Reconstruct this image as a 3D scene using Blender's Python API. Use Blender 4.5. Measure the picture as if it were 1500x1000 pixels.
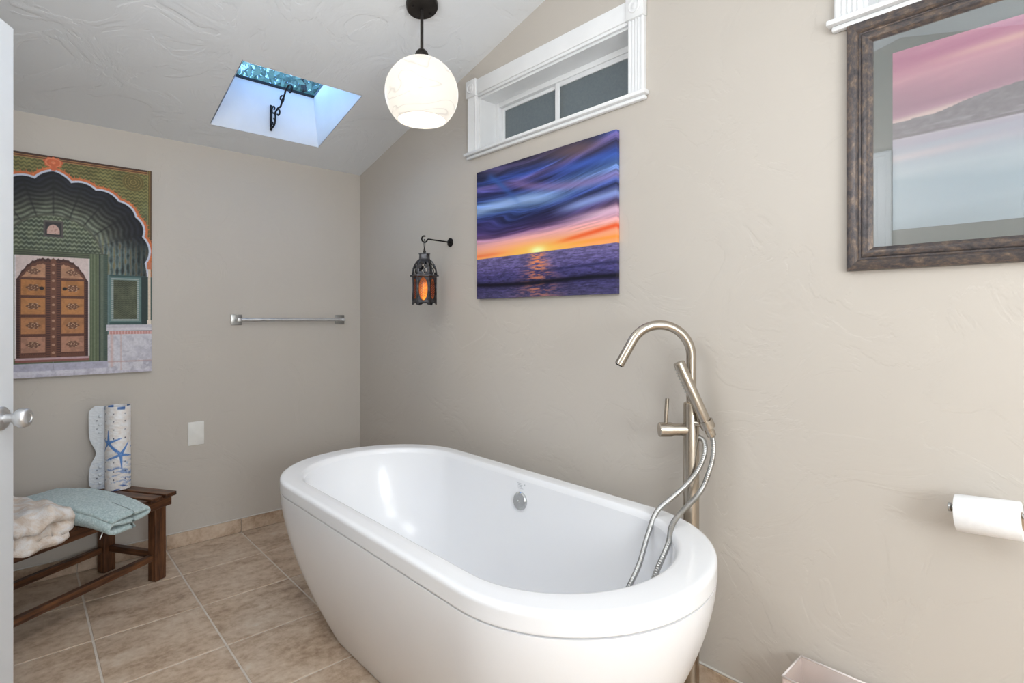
import bpy, bmesh, math, random
import numpy as np
from mathutils import Vector, Matrix

for o in list(bpy.data.objects):
    bpy.data.objects.remove(o)
SC = bpy.context.scene
COL = SC.collection
PI = math.pi
random.seed(7)

# ------------------------------------------------------------------ camera
cam_d = bpy.data.cameras.new('camera')
cam = bpy.data.objects.new('camera', cam_d)
COL.objects.link(cam)
cam.location = (3.2744, -1.6484, 1.2)
cam.rotation_euler = (PI / 2, 0, math.radians(90 - 42.3217))
cam_d.sensor_width = 36
cam_d.lens = 796.72 / 1500 * 36
cam_d.shift_y = -(500 - 464.54) / 1500
cam_d.clip_start = 0.02
SC.camera = cam

# ------------------------------------------------------------------ world
W = bpy.data.worlds.new('sky')
SC.world = W
W.use_nodes = True
wn, wl = W.node_tree.nodes, W.node_tree.links
bg = wn['Background']
sky = wn.new('ShaderNodeTexSky')
sky.sky_type = 'NISHITA'
sky.sun_disc = False
sky.sun_elevation = math.radians(48)
sky.sun_rotation = math.radians(200)
sky.air_density = 1.0
haze = wn.new('ShaderNodeMix'); haze.data_type = 'RGBA'
haze.inputs[0].default_value = 0.65
haze.inputs[7].default_value = (0.62, 0.72, 0.84, 1)
wl.new(sky.outputs['Color'], haze.inputs[6])
wl.new(haze.outputs[2], bg.inputs['Color'])
bg.inputs['Strength'].default_value = 1.45

# ------------------------------------------------------------------ added fill lamps, out of frame
def area(name, loc, target, sx, sy, power, color):
    d = bpy.data.lights.new(name, 'AREA')
    d.shape = 'RECTANGLE'; d.size = sx; d.size_y = sy
    d.energy = power; d.color = color
    o = bpy.data.objects.new(name, d)
    COL.objects.link(o)
    o.location = loc
    v = Vector(target) - Vector(loc)
    o.rotation_euler = v.to_track_quat('-Z', 'Y').to_euler()
    return o
def lamp(name, loc, power, radius, color):
    d = bpy.data.lights.new(name, 'POINT'); d.energy = power; d.shadow_soft_size = radius; d.color = color
    o = bpy.data.objects.new(name, d); COL.objects.link(o); o.location = loc
    return o
lamp('fill_far_end', (4.55, -1.45, 1.30), 64, 0.35, (0.87, 0.94, 1.0))  # added main fill behind the camera, no real fitting known
lamp('fill_high', (3.8, -1.5, 2.05), 15, 0.30, (0.87, 0.94, 1.0))  # added weaker fill from higher up, stands for no known fitting
lamp('fill_door_side', (2.15, -1.55, 1.92), 18, 0.30, (0.93, 0.965, 1.0))  # added fill that evens out the darker end wall and ceiling

SC.view_settings.view_transform = 'Standard'
SC.view_settings.look = 'None'
SC.view_settings.exposure = 0.24
SC.view_settings.gamma = 1.0
SC.view_settings.use_curve_mapping = False

# ------------------------------------------------------------------ materials
def lin(c):
    c = c / 255.0
    return c / 12.92 if c <= 0.04045 else ((c + 0.055) / 1.055) ** 2.4
def rgb(r, g, b):
    return (lin(r), lin(g), lin(b), 1)

class NT:
    def __init__(self, name):
        self.m = bpy.data.materials.new(name)
        self.m.use_nodes = True
        self.t = self.m.node_tree
        self.b = self.t.nodes['Principled BSDF']
    def n(self, kind, **kw):
        nd = self.t.nodes.new(kind)
        for k, v in kw.items():
            if k in nd.inputs: nd.inputs[k].default_value = v
            else: setattr(nd, k, v)
        return nd
    def l(self, a, b):
        self.t.links.new(a, b)
    def coords(self, scale=(1, 1, 1), rot=(0, 0, 0), kind='Object'):
        tc = self.n('ShaderNodeTexCoord')
        mp = self.n('ShaderNodeMapping')
        mp.inputs['Scale'].default_value = scale
        mp.inputs['Rotation'].default_value = rot
        self.l(tc.outputs[kind], mp.inputs['Vector'])
        return mp.outputs['Vector']
    def noise(self, vec, scale, detail=4, rough=0.55, dist=0.0):
        nd = self.n('ShaderNodeTexNoise')
        nd.inputs['Scale'].default_value = scale
        nd.inputs['Detail'].default_value = detail
        nd.inputs['Roughness'].default_value = rough
        nd.inputs['Distortion'].default_value = dist
        self.l(vec, nd.inputs['Vector'])
        return nd.outputs['Fac']
    def ramp(self, fac, stops):
        r = self.n('ShaderNodeValToRGB')
        cr = r.color_ramp
        while len(cr.elements) < len(stops): cr.elements.new(0.5)
        for e, (p, c) in zip(cr.elements, stops):
            e.position = p; e.color = c
        self.l(fac, r.inputs['Fac'])
        return r.outputs['Color']
    def bump(self, h, strength, dist=0.01):
        bn = self.n('ShaderNodeBump')
        bn.inputs['Strength'].default_value = strength
        bn.inputs['Distance'].default_value = dist
        self.l(h, bn.inputs['Height'])
        self.l(bn.outputs['Normal'], self.b.inputs['Normal'])
    def set(self, **kw):
        for k, v in kw.items():
            self.b.inputs[k.replace('_', ' ')].default_value = v
        return self

def simple(name, c1, c2=None, scale=20, rough=0.5, metal=0.0, bump=0.0, detail=3, mscale=(1, 1, 1), kind='Object', spec=0.5, coat=0.0):
    t = NT(name)
    v = t.coords(mscale, kind=kind)
    f = t.noise(v, scale, detail)
    if c2 is None:
        c2 = tuple(min(1, x * 0.94) for x in c1[:3]) + (1,)
    t.l(t.ramp(f, [(0.35, c1), (0.65, c2)]), t.b.inputs['Base Color'])
    t.set(Roughness=rough, Metallic=metal)
    t.b.inputs['Specular IOR Level'].default_value = spec
    t.b.inputs['Coat Weight'].default_value = coat
    if bump: t.bump(f, bump, 0.002)
    return t.m

def plaster(name, c, c2, bump=0.25):
    t = NT(name)
    v = t.coords()
    a = t.noise(v, 1.6, 2)
    t.l(t.ramp(a, [(0.3, c), (0.7, c2)]), t.b.inputs['Base Color'])
    b = t.noise(v, 3.6, 5, 0.55, 1.3)
    edge = t.ramp(b, [(0.47, (0, 0, 0, 1)), (0.50, (0.55, 0.55, 0.55, 1)), (0.56, (0.75, 0.75, 0.75, 1)), (0.62, (1, 1, 1, 1))])
    d = t.noise(v, 42, 3)
    mx = t.n('ShaderNodeMath', operation='MULTIPLY_ADD')
    t.l(d, mx.inputs[0]); mx.inputs[1].default_value = 0.10
    t.l(edge, mx.inputs[2])
    t.bump(mx.outputs[0], bump, 0.004)
    t.set(Roughness=0.42)
    t.b.inputs['Specular IOR Level'].default_value = 0.35
    return t.m

M = {}
M['wall'] = plaster('greige_plaster', rgb(201, 194, 185), rgb(198, 191, 182), 0.22)
M['ceiling'] = plaster('ceiling_plaster', rgb(235, 238, 241), rgb(232, 235, 238), 0.5)
M['shaft'] = simple('shaft_paint', rgb(236, 236, 236), rough=0.55, scale=6)
M['trim'] = simple('trim_paint', rgb(240, 241, 242), rgb(236, 237, 238), 8, 0.32)
M['door'] = simple('door_paint', rgb(226, 230, 234), rgb(222, 226, 230), 5, 0.4)
M['tub'] = simple('acrylic', rgb(244, 245, 247), rgb(242, 243, 246), 3, 0.2, coat=0.15)
M['grout'] = simple('grout', rgb(222, 212, 200), rgb(212, 202, 190), 60, 0.85, bump=0.2)
M['caulk'] = simple('caulk', rgb(220, 216, 210), rough=0.5)

def tile_mat():
    t = NT('travertine_tile')
    oi = t.n('ShaderNodeObjectInfo')
    tc = t.n('ShaderNodeTexCoord')
    add = t.n('ShaderNodeVectorMath', operation='MULTIPLY_ADD')
    add.inputs[1].default_value = (1, 1, 1)
    sc = t.n('ShaderNodeMath', operation='MULTIPLY'); sc.inputs[1].default_value = 37.0
    t.l(oi.outputs['Random'], sc.inputs[0])
    t.l(tc.outputs['Object'], add.inputs[0]); t.l(sc.outputs[0], add.inputs[2])
    mp = t.n('ShaderNodeMapping'); mp.inputs['Scale'].default_value = (2.3, 1.0, 1.0)
    t.l(add.outputs[0], mp.inputs['Vector'])
    a = t.noise(mp.outputs['Vector'], 5.0, 7, 0.62, 0.35)
    b = t.noise(add.outputs[0], 34, 5, 0.65)
    mix = t.n('ShaderNodeMix', data_type='FLOAT'); mix.inputs[0].default_value = 0.42
    t.l(a, mix.inputs[2]); t.l(b, mix.inputs[3])
    col = t.ramp(mix.outputs[0], [(0.30, rgb(134, 109, 88)), (0.42, rgb(176, 151, 127)), (0.51, rgb(199, 176, 153)), (0.60, rgb(212, 193, 172)), (0.72, rgb(214, 205, 192))])
    t.l(col, t.b.inputs['Base Color'])
    t.bump(mix.outputs[0], 0.12, 0.002)
    t.set(Roughness=0.42)
    return t.m
M['tile'] = tile_mat()

def metal(name, c, rough, mscale=(1, 1, 1), amt=0.85):
    c2 = tuple(x * amt for x in c[:3]) + (1,)
    return simple(name, c, c2, 30, rough, 1.0, 0, 4, mscale)
M['nickel'] = metal('brushed_nickel', rgb(190, 181, 168), 0.27, (60, 60, 1))
M['hose'] = metal('hose_steel', rgb(188, 188, 186), 0.28)
M['chrome'] = metal('chrome', rgb(206, 208, 208), 0.16)
M['satin'] = metal('satin_chrome', rgb(226, 227, 228), 0.42)
M['steel'] = metal('satin_steel', rgb(168, 168, 166), 0.3)
M['iron'] = simple('black_iron', rgb(36, 34, 34), rgb(48, 45, 44), 40, 0.45, 0.7)
M['bronze'] = simple('dark_bronze', rgb(52, 49, 47), rgb(62, 58, 55), 20, 0.4, 0.8)
M['plate'] = simple('plate_plastic', rgb(240, 239, 234), rough=0.5, spec=.25)
M['paper'] = simple('tissue_paper', rgb(243, 243, 243), rgb(238, 238, 238), 80, 0.9, bump=0.15)
M['dark'] = simple('dark_hole', rgb(20, 20, 22), rough=0.8)

def wood_mat():
    t = NT('stained_pine')
    v = t.coords((1, 1, 1))
    w = t.noise(t.coords((2.2, 26, 26)), 2.2, 5, 0.6, 0.6)
    k = t.noise(v, 11, 3, 0.6)
    mix = t.n('ShaderNodeMix', data_type='FLOAT'); mix.inputs[0].default_value = 0.3
    t.l(w, mix.inputs[2]); t.l(k, mix.inputs[3])
    t.l(t.ramp(mix.outputs[0], [(0.30, rgb(36, 22, 16)), (0.44, rgb(70, 43, 28)), (0.56, rgb(104, 67, 43)), (0.72, rgb(146, 98, 64))]), t.b.inputs['Base Color'])
    t.bump(w, 0.2, 0.002)
    t.set(Roughness=0.38)
    return t.m
M['wood'] = wood_mat()

def frame_mat():
    t = NT('bronzed_frame')
    f = t.noise(t.coords((2.6, 5, 5)), 16, 7, 0.7)
    t.l(t.ramp(f, [(0.30, rgb(58, 55, 57)), (0.45, rgb(84, 79, 80)), (0.56, rgb(106, 93, 85)), (0.70, rgb(148, 128, 112))]), t.b.inputs['Base Color'])
    t.set(Roughness=0.33, Metallic=0.35)
    t.bump(f, 0.1, 0.001)
    return t.m
M['frame'] = frame_mat()

def terry(name, stops, scale, mscale=(1, 1, 1)):
    t = NT(name)
    v = t.coords(mscale)
    f = t.noise(v, scale, 4, 0.6, 0.4)
    t.l(t.ramp(f, stops), t.b.inputs['Base Color'])
    g = t.noise(t.coords(), 260, 3, 0.7)
    t.bump(g, 0.9, 0.004)
    t.set(Roughness=0.95)
    t.b.inputs['Sheen Weight'].default_value = 0.4
    t.b.inputs['Specular IOR Level'].default_value = 0.1
    return t.m
M['mint'] = terry('mint_terry', [(0.32, rgb(160, 184, 186)), (0.5, rgb(186, 205, 206)), (0.7, rgb(212, 226, 226))], 120)
M['beige_towel'] = terry('beige_white_terry', [(0.40, rgb(238, 233, 230)), (0.50, rgb(228, 216, 205)), (0.62, rgb(214, 194, 176))], 18, (1.6, 1.0, 0.7))

def attr_mat(name, rough, spec=0.3):
    t = NT(name)
    a = t.n('ShaderNodeAttribute', attribute_name='Col')
    t.l(a.outputs['Color'], t.b.inputs['Base Color'])
    g = t.noise(t.coords(), 700, 2)
    t.bump(g, 0.06, 0.001)
    t.set(Roughness=rough)
    t.b.inputs['Specular IOR Level'].default_value = spec
    return t
M['print'] = attr_mat('canvas_print', 0.5, 0.25).m

def frosted_mat():
    t = NT('obscure_glass')
    f = t.noise(t.coords(), 90, 3)
    t.l(t.ramp(f, [(0.3, rgb(112, 120, 122)), (0.7, rgb(120, 128, 129))]), t.b.inputs['Base Color'])
    t.set(Roughness=0.22)
    t.b.inputs['Transmission Weight'].default_value = 0.22
    t.b.inputs['IOR'].default_value = 1.45
    return t.m
M['frosted'] = frosted_mat()

def clear_mat(name, tint, gloss=0.08, rough=0.0):
    t = NT(name)
    tr = t.n('ShaderNodeBsdfTransparent'); tr.inputs['Color'].default_value = tint
    gl = t.n('ShaderNodeBsdfGlossy'); gl.inputs['Roughness'].default_value = rough
    mx = t.n('ShaderNodeMixShader'); mx.inputs[0].default_value = gloss
    out = t.t.nodes['Material Output']
    t.l(tr.outputs[0], mx.inputs[1]); t.l(gl.outputs[0], mx.inputs[2])
    t.l(mx.outputs[0], out.inputs['Surface'])
    return t.m
M['skyglass'] = clear_mat('blue_skylight_glazing', (0.62, 0.83, 1.0, 1), 0.06)
M['picture_glass'] = clear_mat('picture_glass', (0.96, 0.97, 0.97, 1), 0.17)

def pink_mat():
    t = NT('blush_acrylic')
    f = t.noise(t.coords(), 7, 3)
    t.l(t.ramp(f, [(0.3, rgb(246, 228, 221)), (0.7, rgb(250, 237, 232))]), t.b.inputs['Base Color'])
    t.set(Roughness=0.1)
    t.b.inputs['Transmission Weight'].default_value = 0.35
    t.b.inputs['IOR'].default_value = 1.2
    t.b.inputs['Alpha'].default_value = 0.55
    return t.m
M['pink'] = pink_mat()

def globe_mat():
    t = NT('marbled_opal_glass')
    f = t.noise(t.coords((1, 1, 1.6)), 4.0, 2, 0.4, 1.6)
    c = t.ramp(f, [(0.40, (1.0, 0.93, 0.82, 1)), (0.485, (1.0, 0.93, 0.82, 1)), (0.50, (0.72, 0.66, 0.58, 1)), (0.53, (1.0, 0.93, 0.82, 1))])
    bc = t.ramp(f, [(0.3, (0.30, 0.285, 0.26, 1)), (0.7, (0.32, 0.30, 0.27, 1))])
    t.l(bc, t.b.inputs['Base Color'])
    t.l(c, t.b.inputs['Emission Color'])
    t.b.inputs['Emission Strength'].default_value = 0.68
    t.set(Roughness=0.15)
    return t.m
M['globe'] = globe_mat()

def emit_mat(name, c, s):
    t = NT(name)
    f = t.noise(t.coords(), 10, 1)
    t.l(t.ramp(f, [(0.3, c), (0.7, c)]), t.b.inputs['Emission Color'])
    t.b.inputs['Base Color'].default_value = c
    t.b.inputs['Emission Strength'].default_value = s
    return t.m
M['bulb'] = emit_mat('warm_bulb', (1.0, 0.88, 0.70, 1), 110.0)
M['flame'] = emit_mat('lantern_bulb', (1.0, 0.70, 0.38, 1), 3.2)

def amber_mat(name, c1, c2):
    t = NT(name)
    f = t.noise(t.coords(), 130, 3)
    t.l(t.ramp(f, [(0.35, c1), (0.65, c2)]), t.b.inputs['Base Color'])
    t.bump(f, 0.5, 0.002)
    t.set(Roughness=0.55)
    t.b.inputs['Transmission Weight'].default_value = 0.8
    t.b.inputs['IOR'].default_value = 1.3
    return t.m
M['amber'] = amber_mat('amber_glass', rgb(226, 122, 44), rgb(250, 176, 92))
M['pewter'] = simple('aged_pewter', rgb(98, 100, 106), rgb(60, 56, 56), 60, 0.38, 0.7, bump=0.2)

# ------------------------------------------------------------------ mesh helpers
def obj(name, bm, mat, parent=None, smooth=False, auto=None):
    me = bpy.data.meshes.new(name)
    bmesh.ops.recalc_face_normals(bm, faces=bm.faces[:])
    bm.to_mesh(me); bm.free()
    if mat is not None: me.materials.append(M[mat] if isinstance(mat, str) else mat)
    o = bpy.data.objects.new(name, me)
    COL.objects.link(o)
    if parent is not None: o.parent = parent
    if smooth or auto:
        me.polygons.foreach_set('use_smooth', [True] * len(me.polygons))
        if auto:
            me.set_sharp_from_angle(angle=math.radians(auto))
    return o
def thing(name, label, cat, loc=(0, 0, 0), rot=(0, 0, 0), group=None):
    o = bpy.data.objects.new(name, None)
    o.empty_display_size = 0.05
    COL.objects.link(o)
    o.location = loc; o.rotation_euler = rot
    tag(o, label, cat, group)
    return o
def tag(o, label, cat=None, group=None, kind=None):
    o['label'] = label
    if cat: o['category'] = cat
    if group: o['group'] = group
    if kind: o['kind'] = kind
    return o
def sempty(name, label, loc=(0, 0, 0), rot=(0, 0, 0)):
    o = bpy.data.objects.new(name, None)
    o.empty_display_size = 0.05
    COL.objects.link(o)
    o.location = loc; o.rotation_euler = rot
    o['label'] = label; o['kind'] = 'structure'
    return o
def structure(o, label):
    o['label'] = label; o['kind'] = 'structure'
    return o

def box(bm, lo, hi, bevel=0.0, mtx=None, seg=2):
    vs = [bm.verts.new((x, y, z)) for x in (lo[0], hi[0]) for y in (lo[1], hi[1]) for z in (lo[2], hi[2])]
    idx = [(0, 1, 3, 2), (4, 6, 7, 5), (0, 4, 5, 1), (2, 3, 7, 6), (0, 2, 6, 4), (1, 5, 7, 3)]
    fs = [bm.faces.new([vs[i] for i in f]) for f in idx]
    if bevel:
        es = list({e for f in fs for e in f.edges})
        r = bmesh.ops.bevel(bm, geom=es, offset=bevel, segments=seg, affect='EDGES', profile=0.5)
        vs = list({v for f in r['faces'] for v in f.verts} | {v for v in vs if v.is_valid})
    if mtx is not None:
        bmesh.ops.transform(bm, matrix=mtx, verts=[v for v in vs if v.is_valid])
    return bm
def boxobj(name, lo, hi, mat, parent=None, bevel=0.0, mtx=None, seg=2):
    bm = bmesh.new()
    box(bm, lo, hi, bevel, mtx, seg)
    return obj(name, bm, mat, parent, auto=35 if bevel else None)
def prism8(bm, pts):
    """pts: 4 bottom (ccw) + 4 top"""
    v = [bm.verts.new(q) for q in pts]
    for f in ((3, 2, 1, 0), (4, 5, 6, 7), (0, 1, 5, 4), (1, 2, 6, 5), (2, 3, 7, 6), (3, 0, 4, 7)):
        bm.faces.new([v[i] for i in f])
def lathe(bm, prof, seg=32, mtx=None, cap=True):
    rings = []
    for r, z in prof:
        rings.append([bm.verts.new((r * math.cos(2 * PI * k / seg), r * math.sin(2 * PI * k / seg), z)) for k in range(seg)])
    for a, b in zip(rings, rings[1:]):
        for k in range(seg):
            bm.faces.new((a[k], a[(k + 1) % seg], b[(k + 1) % seg], b[k]))
    if cap:
        bm.faces.new(rings[0][::-1]); bm.faces.new(rings[-1])
    if mtx is not None:
        bmesh.ops.transform(bm, matrix=mtx, verts=[v for r in rings for v in r])
    return bm
def tube(bm, pts, rad, seg=12, cap=True):
    pts = [Vector(q) for q in pts]
    n = len(pts)
    rads = rad if isinstance(rad, (list, tuple)) else [rad] * n
    tang = []
    for i in range(n):
        a = pts[max(0, i - 1)]; b = pts[min(n - 1, i + 1)]
        t = (b - a)
        tang.append(t.normalized() if t.length > 1e-9 else Vector((0, 0, 1)))
    up = Vector((0, 0, 1)) if abs(tang[0].z) < 0.9 else Vector((1, 0, 0))
    nrm = (up - tang[0] * up.dot(tang[0])).normalized()
    rings = []
    for i in range(n):
        nrm = (nrm - tang[i] * nrm.dot(tang[i])).normalized()
        bn = tang[i].cross(nrm)
        rings.append([bm.verts.new(pts[i] + (nrm * math.cos(2 * PI * k / seg) + bn * math.sin(2 * PI * k / seg)) * rads[i]) for k in range(seg)])
    for a, b in zip(rings, rings[1:]):
        for k in range(seg):
            bm.faces.new((a[k], a[(k + 1) % seg], b[(k + 1) % seg], b[k]))
    if cap:
        bm.faces.new(rings[0][::-1]); bm.faces.new(rings[-1])
    return bm
def axis_mtx(loc, direction):
    return Matrix.Translation(Vector(loc)) @ Vector(direction).to_track_quat('Z', 'Y').to_matrix().to_4x4()
def cr(pts, per=12):
    """catmull-rom"""
    P = [Vector(q) for q in pts]
    P = [P[0] * 2 - P[1]] + P + [P[-1] * 2 - P[-2]]
    out = []
    for i in range(1, len(P) - 2):
        for k in range(per):
            t = k / per
            out.append(0.5 * ((2 * P[i]) + (P[i + 1] - P[i - 1]) * t + (2 * P[i - 1] - 5 * P[i] + 4 * P[i + 1] - P[i + 2]) * t * t + (3 * P[i] - P[i - 1] - 3 * P[i + 1] + P[i + 2]) * t ** 3))
    out.append(P[-2])
    return out
def copy_child(o, parent, loc=None, rot=None):
    c = o.copy(); COL.objects.link(c); c.parent = parent
    if loc is not None: c.location = loc
    if rot is not None: c.rotation_euler = rot
    return c

# ------------------------------------------------------------------ room shell
YL = -1.985        # inner face of the left wall (opposite the tub)
XE = 5.0           # far end behind the camera
Z0, SL, XR = 2.12, 0.25, 2.5
def cz(x):
    return Z0 + SL * x if x <= XR else Z0 + SL * (2 * XR - x)

# floor with tiles
TX, TY, X0, Y0 = 0.3655, 0.3594, 0.3675, -1.0793
fl = boxobj('floor', (-0.1, YL - 0.1, -0.1), (XE + 0.1, 0.1, -0.0025), 'grout')
structure(fl, 'beige stone-look tiled bathroom floor with pale grout lines')
g = 0.0035
meshes = {}
for i in range(-2, 14):
    for j in range(-4, 4):
        xa, xb = max(0.009, X0 + i * TX + g), min(XE - .001, X0 + (i + 1) * TX - g)
        ya, yb = max(YL + .001, Y0 + j * TY + g), min(-0.009, Y0 + (j + 1) * TY - g)
        if xb - xa < 0.01 or yb - ya < 0.01: continue
        key = (round(xb - xa, 3), round(yb - ya, 3))
        if key not in meshes:
            bm = bmesh.new()
            w, h = (xb - xa) / 2, (yb - ya) / 2
            box(bm, (-w, -h, -0.006), (w, h, 0.0), 0.0015, seg=1)
            t = obj('tile', bm, 'tile', fl)
            meshes[key] = t.data
        else:
            t = bpy.data.objects.new('tile', meshes[key]); COL.objects.link(t); t.parent = fl
        t.location = ((xa + xb) / 2, (ya + yb) / 2, 0)

def gable_wall(name, y0, y1, xs, rows, holes, label, mat='wall'):
    """wall in the xz plane made of cells; xs = column splits, rows = z splits below the ceiling line"""
    bm = bmesh.new()
    for a, b in zip(xs, xs[1:]):
        zs = rows + [None]
        for k in range(len(zs) - 1):
            if any(a >= hx0 - 1e-6 and b <= hx1 + 1e-6 and rows[k] >= hz0 - 1e-6 and (zs[k + 1] or 99) <= hz1 + 1e-6 for hx0, hx1, hz0, hz1 in holes):
                continue
            lo = rows[k]
            ta, tb = (cz(a), cz(b)) if zs[k + 1] is None else (min(zs[k + 1], cz(a)), min(zs[k + 1], cz(b)))
            if ta <= lo and tb <= lo: continue
            prism8(bm, [(a, y0, lo), (b, y0, lo), (b, y1, lo), (a, y1, lo), (a, y0, ta), (b, y0, tb), (b, y1, tb), (a, y1, ta)])
    bmesh.ops.remove_doubles(bm, verts=bm.verts[:], dist=1e-5)
    # drop the faces shared by two cells
    seen = {}
    for f in bm.faces:
        seen.setdefault(frozenset(f.verts), []).append(f)
    dead = [f for fs in seen.values() if len(fs) > 1 for f in fs]
    bmesh.ops.delete(bm, geom=dead, context='FACES')
    return structure(obj(name, bm, mat), label)

W1 = (1.222, 2.108, 2.0, 2.262)
W2 = (2.836, 3.722, 2.0, 2.262)
gable_wall('wall_right', 0.0, 0.17, [0, (W1[3] - Z0) / SL, W1[0], W1[1], XR, W2[0], W2[1], 2 * XR - (W1[3] - Z0) / SL, XE], [-.1, W1[2], W1[3]], [W1, W2], 'long greige plaster wall behind the bathtub')
D0, D1 = 1.735, 2.372          # door opening
gable_wall('wall_left', YL - 0.12, YL, [0, D0, D1, XR, XE], [-.1, 2.045], [(D0, D1, -.1, 2.045)], 'greige wall with the doorway, opposite the tub')
bm = bmesh.new(); box(bm, (-0.12, YL - .12, -.1), (0, .17, cz(0) + .02))
structure(obj('wall_back', bm, 'wall'), 'greige plaster end wall with the carved door picture')
bm = bmesh.new(); box(bm, (XE, YL - .12, -.1), (XE + .12, .17, cz(XE) + .02))
structure(obj('wall_front', bm, 'wall'), 'greige end wall behind the camera')

# unseen hallway box, added to keep sky light out of the doorway
bm = bmesh.new()
box(bm, (D0 - .6, YL - 1.3, -.1), (D1 + .6, YL - 1.2, 2.5))
box(bm, (D0 - .7, YL - 1.3, -.1), (D0 - .6, YL - .121, 2.5))
box(bm, (D1 + .6, YL - 1.3, -.1), (D1 + .7, YL - .121, 2.5))
box(bm, (D0 - .7, YL - 1.3, 2.5), (D1 + .7, YL - .121, 2.6))
box(bm, (D0 - .7, YL - 1.3, -.2), (D1 + .7, YL - .121, -.1))
structure(obj('wall_hall_light_block', bm, 'wall'), 'unseen hallway walls shutting out sky light behind the doorway')

# ceiling: two slopes, the lower one with the skylight opening
SX0, SX1, SY0, SY1 = 0.222, 0.753, -0.925, -0.372
TH = 0.27
bm = bmesh.new()
xs = [0, SX0 - .004, SX1 + .004, XR]; ys = [YL - .12, SY0 - .004, SY1 + .004, 0.17]
for i in range(3):
    for j in range(3):
        if i == 1 and j == 1: continue
        a, b, c, d = xs[i], xs[i + 1], ys[j], ys[j + 1]
        prism8(bm, [(a, c, cz(a)), (b, c, cz(b)), (b, d, cz(b)), (a, d, cz(a)), (a, c, cz(a) + TH), (b, c, cz(b) + TH), (b, d, cz(b) + TH), (a, d, cz(a) + TH)])
prism8(bm, [(XR, ys[0], cz(XR)), (XE, ys[0], cz(XE)), (XE, ys[3], cz(XE)), (XR, ys[3], cz(XR)), (XR, ys[0], cz(XR) + TH), (XE, ys[0], cz(XE) + TH), (XE, ys[3], cz(XE) + TH), (XR, ys[3], cz(XR) + TH)])
bmesh.ops.remove_doubles(bm, verts=bm.verts[:], dist=1e-5)
seen = {}
for f in bm.faces: seen.setdefault(frozenset(f.verts), []).append(f)
bmesh.ops.delete(bm, geom=[f for fs in seen.values() if len(fs) > 1 for f in fs], context='FACES')
ceil = structure(obj('ceiling', bm, 'ceiling'), 'white textured vaulted ceiling with a skylight')
# flared shaft lining
bm = bmesh.new()
TY0, TY1, TXA, TXB = -0.815, -0.398, 0.222, 0.70
HT = 0.272
bot = [(SX0, SY0), (SX1, SY0), (SX1, SY1), (SX0, SY1)]
top = [(TXA, TY0), (TXB, TY0), (TXB, TY1), (TXA, TY1)]
e = 0.0
vb = [bm.verts.new((x, y, cz(x) - 0.0010)) for x, y in bot]
vt = [bm.verts.new((x, y, cz(x) + HT)) for x, y in top]
for k in range(4):
    bm.faces.new((vb[k], vb[(k + 1) % 4], vt[(k + 1) % 4], vt[k]))
obj('skylight_shaft', bm, 'shaft', ceil)
sk = sempty('window_3', 'skylight with dark lower frame in the sloped ceiling')
bm = bmesh.new()
def roofbox(bm, x0, x1, y0, y1, lo, hi):
    prism8(bm, [(x0, y0, cz(x0) + lo), (x1, y0, cz(x1) + lo), (x1, y1, cz(x1) + lo), (x0, y1, cz(x0) + lo), (x0, y0, cz(x0) + hi), (x1, y0, cz(x1) + hi), (x1, y1, cz(x1) + hi), (x0, y1, cz(x0) + hi)])
roofbox(bm, TXA - .08, TXA + .006, TY0 - .09, TY1 + .09, HT, HT + .012)
roofbox(bm, TXB - .004, TXB + .08, TY0 - .09, TY1 + .09, HT, HT + .012)
roofbox(bm, TXA, TXB, TY0 - .09, TY0 + .002, HT, HT + .012)
roofbox(bm, TXA, TXB, TY1 - .002, TY1 + .09, HT, HT + .012)
obj('frame', bm, 'bronze', sk)
bm = bmesh.new(); roofbox(bm, TXA - .02, TXB + .02, TY0 - .03, TY1 + .03, HT + .013, HT + .017)
obj('pane', bm, 'skyglass', sk)

# tile baseboards with caulked top edge
BH = 0.074
bb = sempty('baseboard_back', 'beige stone tile baseboard along the end wall')
y = -0.001
cuts = [YL + .001] + [Y0 + j * TY for j in range(-2, 4) if YL < Y0 + j * TY < -0.02] + [-0.0015]
for a, b in zip(cuts, cuts[1:]):
    if b - a < .012: continue
    bm = bmesh.new(); w = (b - a) / 2 - .0012
    box(bm, (0, -w, 0), (.008, w, BH), .0015, seg=1)
    t = obj('tile', bm, 'tile', bb); t.location = (.0005, (a + b) / 2, .0)
boxobj('caulk_bead', (0.0005, YL + .001, BH + .0005), (.0065, -.001, BH + .006), 'caulk', bb, .002, seg=1)
br = sempty('baseboard_right', 'beige stone tile baseboard along the tub wall')
cuts = [.0095] + [X0 + i * TX for i in range(0, 13) if X0 + i * TX < XE - .02] + [XE - .001]
for a, b in zip(cuts, cuts[1:]):
    bm = bmesh.new(); w = (b - a) / 2 - .0012
    box(bm, (-w, -.008, 0), (w, 0, BH), .0015, seg=1)
    t = obj('tile', bm, 'tile', br); t.location = ((a + b) / 2, -.0005, .0)
boxobj('caulk_bead', (.0095, -.0075, BH + .0005), (XE - .001, -.0005, BH + .007), 'caulk', br, .002, seg=1)

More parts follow.
